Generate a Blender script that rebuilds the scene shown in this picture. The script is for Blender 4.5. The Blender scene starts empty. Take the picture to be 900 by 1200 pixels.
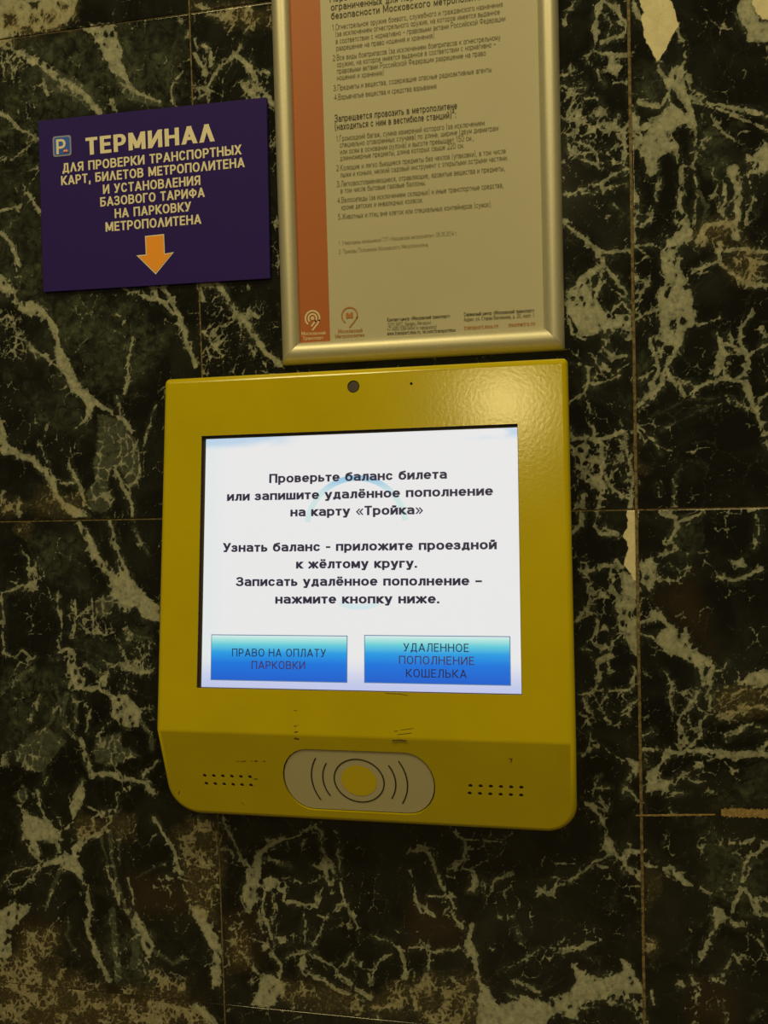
import bpy, bmesh, math, random
import numpy as np
from mathutils import Vector, Matrix

scene = bpy.context.scene
COL = scene.collection

# ------------------------------------------------------------------ camera, world, lights, exposure
F_PX = 1000.0
CAM_YAW, CAM_PITCH, CAM_ROLL = -0.195619, -0.038715, 0.027309
CAM_POS = Vector((0.410284, -0.969581, 1.541028))

def camera_axes():
    cy, sy = math.cos(CAM_YAW), math.sin(CAM_YAW)
    cp, sp = math.cos(CAM_PITCH), math.sin(CAM_PITCH)
    cr, sr = math.cos(CAM_ROLL), math.sin(CAM_ROLL)
    fwd = Vector((sy * cp, cy * cp, sp))
    r0 = Vector((cy, -sy, 0))
    d0 = -r0.cross(fwd)
    return cr * r0 + sr * d0, -sr * r0 + cr * d0, fwd
RIGHT, DOWN, FWD = camera_axes()

cam_data = bpy.data.cameras.new('camera')
cam_data.sensor_fit = 'VERTICAL'
cam_data.sensor_height = 24.0
cam_data.lens = 24.0 * F_PX / 1200.0
cam_data.clip_start = 0.02
cam = bpy.data.objects.new('camera', cam_data)
COL.objects.link(cam)
m3 = Matrix((RIGHT, -DOWN, -FWD)).transposed()
cam.matrix_world = Matrix.Translation(CAM_POS) @ m3.to_4x4()
scene.camera = cam

scene.view_settings.view_transform = 'Standard'
scene.view_settings.look = 'None'
scene.view_settings.exposure = 0.0
scene.view_settings.gamma = 1.0
scene.view_settings.use_curve_mapping = False

world = bpy.data.worlds.new('station_hall')
scene.world = world
world.use_nodes = True
bg = world.node_tree.nodes['Background']
bg.inputs[0].default_value = (1.0, 0.82, 0.34, 1)
bg.inputs[1].default_value = 0.085

def area_light(name, loc, target, size, power, color=(1.0, 0.80, 0.33), size_y=None):
    L = bpy.data.lights.new(name, 'AREA')
    L.energy = power
    L.color = color
    L.size = size
    if size_y:
        L.shape = 'RECTANGLE'
        L.size_y = size_y
    o = bpy.data.objects.new(name, L)
    COL.objects.link(o)
    o.location = loc
    o.rotation_euler = (Vector(target) - Vector(loc)).to_track_quat('-Z', 'Y').to_euler()
    return o
area_light('hall_lamp', (-0.9, -2.3, 4.7), (0.2, 0, 1.5), 0.9, 54)
area_light('hall_lamp', (1.5, -2.6, 4.7), (0.3, 0, 1.5), 0.9, 54)
area_light('hall_lamp', (0.03, -5.9, 3.8), (0.3, 0, 1.6), 0.36, 24)

# ------------------------------------------------------------------ measuring helper: where a sight line meets a real plane
def ray_plane(u, v, p0, n):
    d = RIGHT * ((u - 450) / F_PX) + DOWN * ((v - 600) / F_PX) + FWD
    t = (Vector(p0) - CAM_POS).dot(n) / d.dot(n)
    return CAM_POS + d * t
WN = Vector((0, -1, 0))
def on_wall(u, v, y=0.0):
    return ray_plane(u, v, (0, y, 0), WN)

# ------------------------------------------------------------------ materials
def mat(name, color, rough=0.5, metal=0.0, spec=0.5, emit=None, estr=0.0, coat=0.0):
    m = bpy.data.materials.new(name)
    m.use_nodes = True
    b = m.node_tree.nodes['Principled BSDF']
    b.inputs['Base Color'].default_value = (*color, 1)
    b.inputs['Roughness'].default_value = rough
    b.inputs['Metallic'].default_value = metal
    b.inputs['Specular IOR Level'].default_value = spec
    b.inputs['Coat Weight'].default_value = coat
    if emit:
        b.inputs['Emission Color'].default_value = (*emit, 1)
        b.inputs['Emission Strength'].default_value = estr
    return m
def nodes_of(m):
    nt = m.node_tree
    return nt, nt.nodes, nt.links, nt.nodes['Principled BSDF']
def noise_node(nt, scale, detail=3, rough=0.5, dist=0.0, vec=None):
    n = nt.nodes.new('ShaderNodeTexNoise')
    n.inputs['Scale'].default_value = scale
    n.inputs['Detail'].default_value = detail
    n.inputs['Roughness'].default_value = rough
    n.inputs['Distortion'].default_value = dist
    if vec is None:
        tc = nt.nodes.new('ShaderNodeTexCoord')
        vec = tc.outputs['Object']
    nt.links.new(vec, n.inputs['Vector'])
    return n
def ramp(nt, src, a, b, ca=(0, 0, 0), cb=(1, 1, 1), interp='LINEAR'):
    r = nt.nodes.new('ShaderNodeValToRGB')
    r.color_ramp.interpolation = interp
    r.color_ramp.elements[0].position = a
    r.color_ramp.elements[1].position = b
    r.color_ramp.elements[0].color = (*ca, 1)
    r.color_ramp.elements[1].color = (*cb, 1)
    nt.links.new(src, r.inputs[0])
    return r.outputs[0]
def mixc(nt, fac, a, b, mode='MIX'):
    m = nt.nodes.new('ShaderNodeMix')
    m.data_type = 'RGBA'
    m.blend_type = mode
    for k, v in ((0, fac), (6, a), (7, b)):
        if isinstance(v, (int, float)):
            m.inputs[k].default_value = v
        elif isinstance(v, tuple):
            m.inputs[k].default_value = (*v, 1)
        else:
            nt.links.new(v, m.inputs[k])
    return m.outputs[2]
def math_node(nt, op, a, b=None, c=None, clamp=False):
    m = nt.nodes.new('ShaderNodeMath')
    m.operation = op
    m.use_clamp = clamp
    for k, v in enumerate((a, b, c)):
        if v is None:
            continue
        if isinstance(v, (int, float)):
            m.inputs[k].default_value = v
        else:
            nt.links.new(v, m.inputs[k])
    return m.outputs[0]
def smooth(nt, v, lo, hi):
    m = nt.nodes.new('ShaderNodeMapRange')
    m.interpolation_type = 'SMOOTHSTEP'
    nt.links.new(v, m.inputs['Value'])
    m.inputs['From Min'].default_value = lo
    m.inputs['From Max'].default_value = hi
    return m.outputs['Result']
def bump(nt, height, dist, strength=1.0):
    b = nt.nodes.new('ShaderNodeBump')
    b.inputs['Distance'].default_value = dist
    b.inputs['Strength'].default_value = strength
    nt.links.new(height, b.inputs['Height'])
    nt.links.new(b.outputs[0], nt.nodes['Principled BSDF'].inputs['Normal'])

# ------------------------------------------------------------------ object helpers
def link(o, parent=None):
    COL.objects.link(o)
    if parent:
        o.parent = parent
    return o
def mesh_obj(name, verts, faces, material, parent=None, smooth_angle=None):
    me = bpy.data.meshes.new(name)
    me.from_pydata([tuple(v) for v in verts], [], faces)
    me.update()
    if smooth_angle is not None:
        me.polygons.foreach_set('use_smooth', [True] * len(me.polygons))
        me.set_sharp_from_angle(angle=smooth_angle)
    if material:
        me.materials.append(material)
    return link(bpy.data.objects.new(name, me), parent)
def bm_obj(name, bm, material, parent=None, smooth_angle=None):
    me = bpy.data.meshes.new(name)
    bmesh.ops.recalc_face_normals(bm, faces=bm.faces)
    bm.to_mesh(me)
    bm.free()
    if smooth_angle is not None:
        me.polygons.foreach_set('use_smooth', [True] * len(me.polygons))
        me.set_sharp_from_angle(angle=smooth_angle)
    me.materials.append(material)
    return link(bpy.data.objects.new(name, me), parent)
def empty(name, loc, label, cat):
    o = bpy.data.objects.new(name, None)
    o.empty_display_size = 0.05
    COL.objects.link(o)
    o.location = loc
    o['label'] = label
    o['category'] = cat
    bpy.context.view_layer.update()
    return o
def adopt(o, parent):
    """parent keeping world place (parents are only translated)"""
    o.parent = parent
    w = parent.matrix_world.copy()
    p = parent
    loc = Vector((0, 0, 0))
    while p:
        loc += Vector(p.location)
        p = p.parent
    o.location = Vector(o.location) - loc
    return o
def box_bm(bm, lo, hi):
    vs = [bm.verts.new((x, y, z)) for x in (lo[0], hi[0]) for y in (lo[1], hi[1]) for z in (lo[2], hi[2])]
    for f in ((0, 1, 3, 2), (4, 6, 7, 5), (0, 4, 5, 1), (2, 3, 7, 6), (0, 2, 6, 4), (1, 5, 7, 3)):
        bm.faces.new([vs[i] for i in f])

# ------------------------------------------------------------------ stroke lettering (own glyph drawings, Cyrillic and Latin)
def arc(cx, cy, rx, ry, a0, a1, n=None, pw=2.25):
    n = n or max(4, int(abs(a1 - a0) / 18))
    out = []
    for i in range(n + 1):
        a = math.radians(a0 + (a1 - a0) * i / n)
        c, s = math.cos(a), math.sin(a)
        out.append((cx + rx * math.copysign(abs(c) ** (2 / pw), c), cy + ry * math.copysign(abs(s) ** (2 / pw), s)))
    return out
def bowl(y0, y1, xr=1.0, xm=0.5, x0=0.0):
    return [(x0, y1)] + arc(xm, (y0 + y1) / 2, xr - xm, (y1 - y0) / 2, 90, -90, 8) + [(x0, y0)]
def mir(p):
    return [(1 - x, y) for x, y in p]
O_ = ('C', arc(.5, .5, .5, .5, 0, 360, 24)[:-1])
def L(*p): return ('L', list(p))
def D(*p): return ('D', list(p))
BREVE = L(*arc(.5, 1.42, .2, .1, 180, 360, 6))
DOTS = [L((.24, 1.40), (.24, 1.42)), L((.76, 1.40), (.76, 1.42))]
G = {
 'А': (.74, [D((0, 0), (.5, 1)), D((1, 0), (.5, 1)), L((.22, .27), (.78, .27))]),
 'Λ': (.70, [D((0, 0), (.5, 1)), D((1, 0), (.5, 1))]),
 'Б': (.64, [L((.9, 1), (0, 1), (0, 0)), L(*bowl(0, .58))]),
 'В': (.66, [L((0, 0), (0, 1)), L(*bowl(.53, 1, .92)), L(*bowl(0, .53))]),
 'Г': (.54, [L((0, 0), (0, 1), (1, 1))]),
 'Д': (.74, [L((0, -.17), (0, 0), (1, 0), (1, -.17)), L((.86, 0), (.86, 1), (.32, 1), (.28, .45), (.13, 0))]),
 'Е': (.56, [L((1, 1), (0, 1), (0, 0), (1, 0)), L((0, .52), (.88, .52))]),
 'Ж': (.98, [L((.5, 0), (.5, 1)), L((0, 1), (.38, .5), (0, 0)), L((1, 1), (.62, .5), (1, 0)), L((.4, .5), (.6, .5))]),
 'З': (.60, [L(*(arc(.42, .765, .5, .235, 150, -90, 9) + [(.3, .53)])), L(*([(.3, .53)] + arc(.42, .265, .58, .265, 90, -155, 9)))]),
 'И': (.70, [L((0, 0), (0, 1)), L((1, 0), (1, 1)), D((.03, .03), (.97, .97))]),
 'К': (.66, [L((0, 0), (0, 1)), D((.22, .5), (.98, 1)), D((.22, .5), (1, 0)), L((0, .5), (.26, .5))]),
 'Л': (.68, [L((1, 0), (1, 1), (.32, 1), (.27, .3), (.15, .02), (0, 0))]),
 'М': (.84, [L((0, 0), (0, 1)), L((1, 0), (1, 1)), D((.04, 1), (.5, .12)), D((.96, 1), (.5, .12))]),
 'Н': (.70, [L((0, 0), (0, 1)), L((1, 0), (1, 1)), L((0, .52), (1, .52))]),
 'О': (.74, [O_]),
 'П': (.70, [L((0, 0), (0, 1), (1, 1), (1, 0))]),
 'Р': (.62, [L((0, 0), (0, 1)), L(*bowl(.42, 1))]),
 'С': (.68, [L(*arc(.5, .5, .5, .5, 42, 318, 16))]),
 'Т': (.60, [L((0, 1), (1, 1)), L((.5, 0), (.5, 1))]),
 'У': (.66, [D((1, 1), (.3, 0)), D((0, 1), (.5, .36)), L((.3, 0), (.1, 0))]),
 'Ф': (.84, [('C', arc(.5, .53, .5, .33, 0, 360, 20)[:-1]), L((.5, 0), (.5, 1))]),
 'Х': (.68, [D((0, 0), (1, 1)), D((1, 0), (0, 1))]),
 'Ц': (.74, [L((0, 1), (0, 0), (1, 0), (1, -.17)), L((.88, 0), (.88, 1))]),
 'Ч': (.64, [L((0, 1), (0, .6), (.12, .46), (1, .46)), L((1, 0), (1, 1))]),
 'Ш': (.92, [L((0, 1), (0, 0), (1, 0), (1, 1)), L((.5, 0), (.5, 1))]),
 'Щ': (.96, [L((0, 1), (0, 0), (1, 0), (1, -.17)), L((.46, 0), (.46, 1)), L((.92, 0), (.92, 1))]),
 'Ъ': (.76, [L((0, 1), (.24, 1), (.24, 0)), L(*bowl(0, .56, 1, .6, .24))]),
 'Ы': (.88, [L((0, 0), (0, 1)), L(*bowl(0, .56, .7, .35)), L((1, 0), (1, 1))]),
 'Ь': (.62, [L((0, 0), (0, 1)), L(*bowl(0, .56))]),
 'Э': (.68, [L(*mir(arc(.5, .5, .5, .5, 42, 318, 16))), L((.35, .5), (1, .5))]),
 'Ю': (.98, [L((0, 0), (0, 1)), L((0, .5), (.35, .5)), ('C', arc(.67, .5, .33, .5, 0, 360, 20)[:-1])]),
 'Я': (.64, [L((1, 0), (1, 1)), L(*mir(bowl(.44, 1))), D((.03, 0), (.55, .44))]),
}
LOW = {
 'а': (.78, [L(*([(.1, .96)] + arc(.5, .62, .5, .38, 100, 0, 6) + [(1, 0)])), L(*mir([(0, .56)] + arc(.65, .28, .35, .28, 90, -90, 8) + [(0, .06)]))]),
 'б': (.84, [('C', arc(.5, .48, .5, .48, 0, 360, 20)[:-1]), L((0, .5), (.02, .85), (.2, 1.2), (.5, 1.3), (.9, 1.38))]),
 'е': (.80, [L(*([(0, .5), (1, .5)] + arc(.5, .5, .5, .5, 5, 305, 16)))]),
 'р': (.82, [L((0, -.38), (0, 1)), L(*([(0, .85)] + arc(.5, .5, .5, .5, 125, -125, 14) + [(0, .15)]))]),
 'у': (.80, [D((1, 1), (.36, -.38)), D((0, 1), (.53, 0)), L((.36, -.38), (.1, -.38))]),
 'ф': (1.1, [('C', arc(.5, .5, .5, .5, 0, 360, 20)[:-1]), L((.5, -.38), (.5, 1.35))]),
 'i': (.3, [L((.5, 0), (.5, 1)), L((.5, 1.3), (.5, 1.32))]),
 'r': (.56, [L((0, 0), (0, 1)), L((0, .7), (.3, .98), (1, 1))]),
 'n': (.8, [L((0, 0), (0, 1)), L(*([(0, .8)] + arc(.55, .6, .45, .4, 120, 0, 6) + [(1, 0)]))]),
 's': (.66, [L(*(arc(.5, .75, .45, .25, 40, 270, 8) + arc(.5, .25, .45, .25, 90, -140, 8)))]),
 't': (.55, [L((.4, 1.35), (.4, .15), (.6, 0), (1, 0)), L((0, 1), (1, 1))]),
 'v': (.75, [D((0, 1), (.5, 0)), D((1, 1), (.5, 0))]),
 'w': (1.05, [D((0, 1), (.27, 0)), D((.5, 1), (.27, 0)), D((.5, 1), (.73, 0)), D((1, 1), (.73, 0))]),
 'm': (1.15, [L((0, 0), (0, 1)), L((0, 1), (1, 1), (1, 0)), L((.5, 0), (.5, 1))]),
 'k': (.72, [L((0, 0), (0, 1.35)), D((.2, .45), (.95, 1)), D((.2, .45), (1, 0))]),
}
for lo_, up_ in zip('вгджзиклмнопстхцчшщъыьэюя', 'ВГДЖЗИКЛМНОПСТХЦЧШЩЪЫЬЭЮЯ'):
    w_, s_ = G[up_]
    LOW[lo_] = (w_ * 1.13, s_)
LOW['ё'] = (LOW['е'][0], LOW['е'][1] + DOTS)
LOW['й'] = (LOW['и'][0], LOW['и'][1] + [BREVE])
for a_, b_ in zip('acepoyu', 'асероуп'):
    LOW[a_] = LOW[b_]
G['Й'] = (G['И'][0], G['И'][1] + [BREVE])
G['P'] = G['Р']
G.update({
 '0': (.62, [O_]), '1': (.45, [L((.1, .78), (.65, 1), (.65, 0))]),
 '2': (.60, [L(*(arc(.5, .7, .5, .3, 150, -20, 8) + [(0, 0), (1, 0)]))]),
 '3': G['З'], '4': (.64, [L((.75, 0), (.75, 1), (0, .3), (1, .3))]),
 '5': (.60, [L(*([(.9, 1), (.1, 1), (.05, .55)] + arc(.45, .3, .55, .3, 110, -150, 9)))]),
 '7': (.58, [L((0, 1), (1, 1), (.3, 0))]), '8': (.62, [('C', arc(.5, .76, .45, .24, 0, 360, 14)[:-1]), ('C', arc(.5, .26, .5, .26, 0, 360, 14)[:-1])]),
 '9': (.62, [('C', arc(.5, .68, .5, .32, 0, 360, 14)[:-1]), L((1, .68), (.9, .2), (.5, 0), (.1, .05))]),
 '.': (.2, [L((.5, 0), (.5, .02))]), ',': (.22, [L((.7, .05), (.7, -.02), (.25, -.24))]), ':': (.2, [L((.5, 0), (.5, .02)), L((.5, .55), (.5, .57))]),
 '-': (.36, [L((0, .4), (1, .4))]), '–': (.5, [L((0, .4), (1, .4))]), '+': (.6, [L((0, .4), (1, .4)), L((.5, .1), (.5, .7))]),
 '(': (.3, [L(*arc(1, .45, .8, .75, 130, 230, 8, 2))]), ')': (.3, [L(*mir(arc(1, .45, .8, .75, 130, 230, 8, 2)))]),
 '[': (.3, [L((1, 1.15), (.2, 1.15), (.2, -.2), (1, -.2))]), '/': (.5, [D((0, -.1), (1, 1.1))]),
 '«': (.62, [L((.45, .68), (.05, .36), (.45, .04)), L((.95, .68), (.55, .36), (.95, .04))]),
 '»': (.62, [L((.05, .68), (.45, .36), (.05, .04)), L((.55, .68), (.95, .36), (.55, .04))]),
 '²': (.4, [L(*[(x, .75 + y * .5) for x, y in arc(.5, .7, .5, .3, 150, -20, 8) + [(0, 0), (1, 0)]])]),
 '@': (.8, [O_]),
})
def stroke_quads(pts, t, closed, out_v, out_f):
    n = len(pts)
    P = [Vector(p) for p in pts]
    if not closed:
        d = (P[0] - P[1]); d.normalize(); P[0] = P[0] + d * t * .5 if d.length else P[0]
        d = (P[-1] - P[-2]); d.normalize(); P[-1] = P[-1] + d * t * .5 if d.length else P[-1]
    base = len(out_v)
    for i in range(n):
        a = P[i - 1] if (i > 0 or closed) else None
        b = P[(i + 1) % n] if (i < n - 1 or closed) else None
        d1 = (P[i] - a).normalized() if a is not None else None
        d2 = (b - P[i]).normalized() if b is not None else None
        if d1 is None: d1 = d2
        if d2 is None: d2 = d1
        nn = Vector((-d1.y - d2.y, d1.x + d2.x))
        if nn.length < .3:
            nn = Vector((-d1.y, d1.x)); k = 1
        else:
            nn.normalize(); k = min(1 / max(.35, nn.dot(Vector((-d1.y, d1.x)))), 2.2)
        out_v.append(P[i] + nn * t * .5 * k)
        out_v.append(P[i] - nn * t * .5 * k)
    for i in range(n if closed else n - 1):
        j = (i + 1) % n
        out_f.append((base + 2 * i, base + 2 * i + 1, base + 2 * j + 1, base + 2 * j))
STROKE_ID = []
def text_shape(s, t, xh, gap, wk=1.0):
    """2D verts and faces of a line, cap height 1; returns also its width"""
    V, Fc = [], []
    STROKE_ID.clear()
    T0 = t
    x = 0.0
    for ch in s:
        if ch == ' ':
            x += .36 + gap * .3
            continue
        if ch in LOW:
            w, st = LOW[ch]; hgt = xh; w *= xh * wk
        else:
            w, st = G[ch]; hgt = 1.0; w *= wk
            if ch in '²': hgt = 1.0
        t = T0 * .62 if ch in '«»' else T0
        w = max(w, t * 1.02)
        fx = lambda u: x + t / 2 + u * (w - t)
        fy = lambda v: t / 2 + v * (hgt - t)
        for si, (kind, pts) in enumerate(st):
            STROKE_ID.extend([0] * (len(V) - len(STROKE_ID)))
            if kind == 'D':
                (x0, y0), (x1, y1) = [(fx(p[0]), fy(p[1])) for p in pts]
                if y1 < y0: x0, y0, x1, y1 = x1, y1, x0, y0
                # run the slanted stroke out to level cuts
                dx, dy = x1 - x0, y1 - y0
                hw = t * .52 * math.hypot(dx, dy) / max(dy, 1e-4)
                hw = min(hw, t * .95)
                ex = dx / dy * t / 2
                b = len(V)
                V += [Vector((x0 - ex * .5 - hw, y0 - t / 2)), Vector((x0 - ex * .5 + hw, y0 - t / 2)), Vector((x1 + ex * .5 + hw, y1 + t / 2)), Vector((x1 + ex * .5 - hw, y1 + t / 2))]
                Fc.append((b, b + 1, b + 2, b + 3))
            else:
                stroke_quads([(fx(p[0]), fy(p[1])) for p in pts], t, kind == 'C', V, Fc)
            STROKE_ID.extend([si] * (len(V) - len(STROKE_ID)))
        x += w + gap
    return V, Fc, x - gap
def text_line(name, s, P0, P1, normal, cap, material, parent, t=.13, xh=.72, gap=.14, lift=.0003, wk=1.0):
    V, Fc, W = text_shape(s, t, xh, gap, wk)
    ex = (P1 - P0); ln = ex.length; ex.normalize()
    up = ex.cross(-normal); up.normalize()
    if up.z < 0: up = -up
    off = normal * lift
    # print layers a few hundredths of a millimetre thick keep crossing strokes from sharing one plane
    vs = [P0 + ex * (v.x * ln / W) + up * (v.y * cap) + off + normal * (.00001 * STROKE_ID[i]) for i, v in enumerate(V)]
    o = mesh_obj(name, vs, Fc, material)
    me = o.data
    # face the reader
    bmx = bmesh.new(); bmx.from_mesh(me)
    for f in bmx.faces:
        f.normal_update()
        if f.normal.dot(normal) < 0: f.normal_flip()
    bmx.to_mesh(me); bmx.free()
    if parent: adopt(o, parent)
    return o

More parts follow.
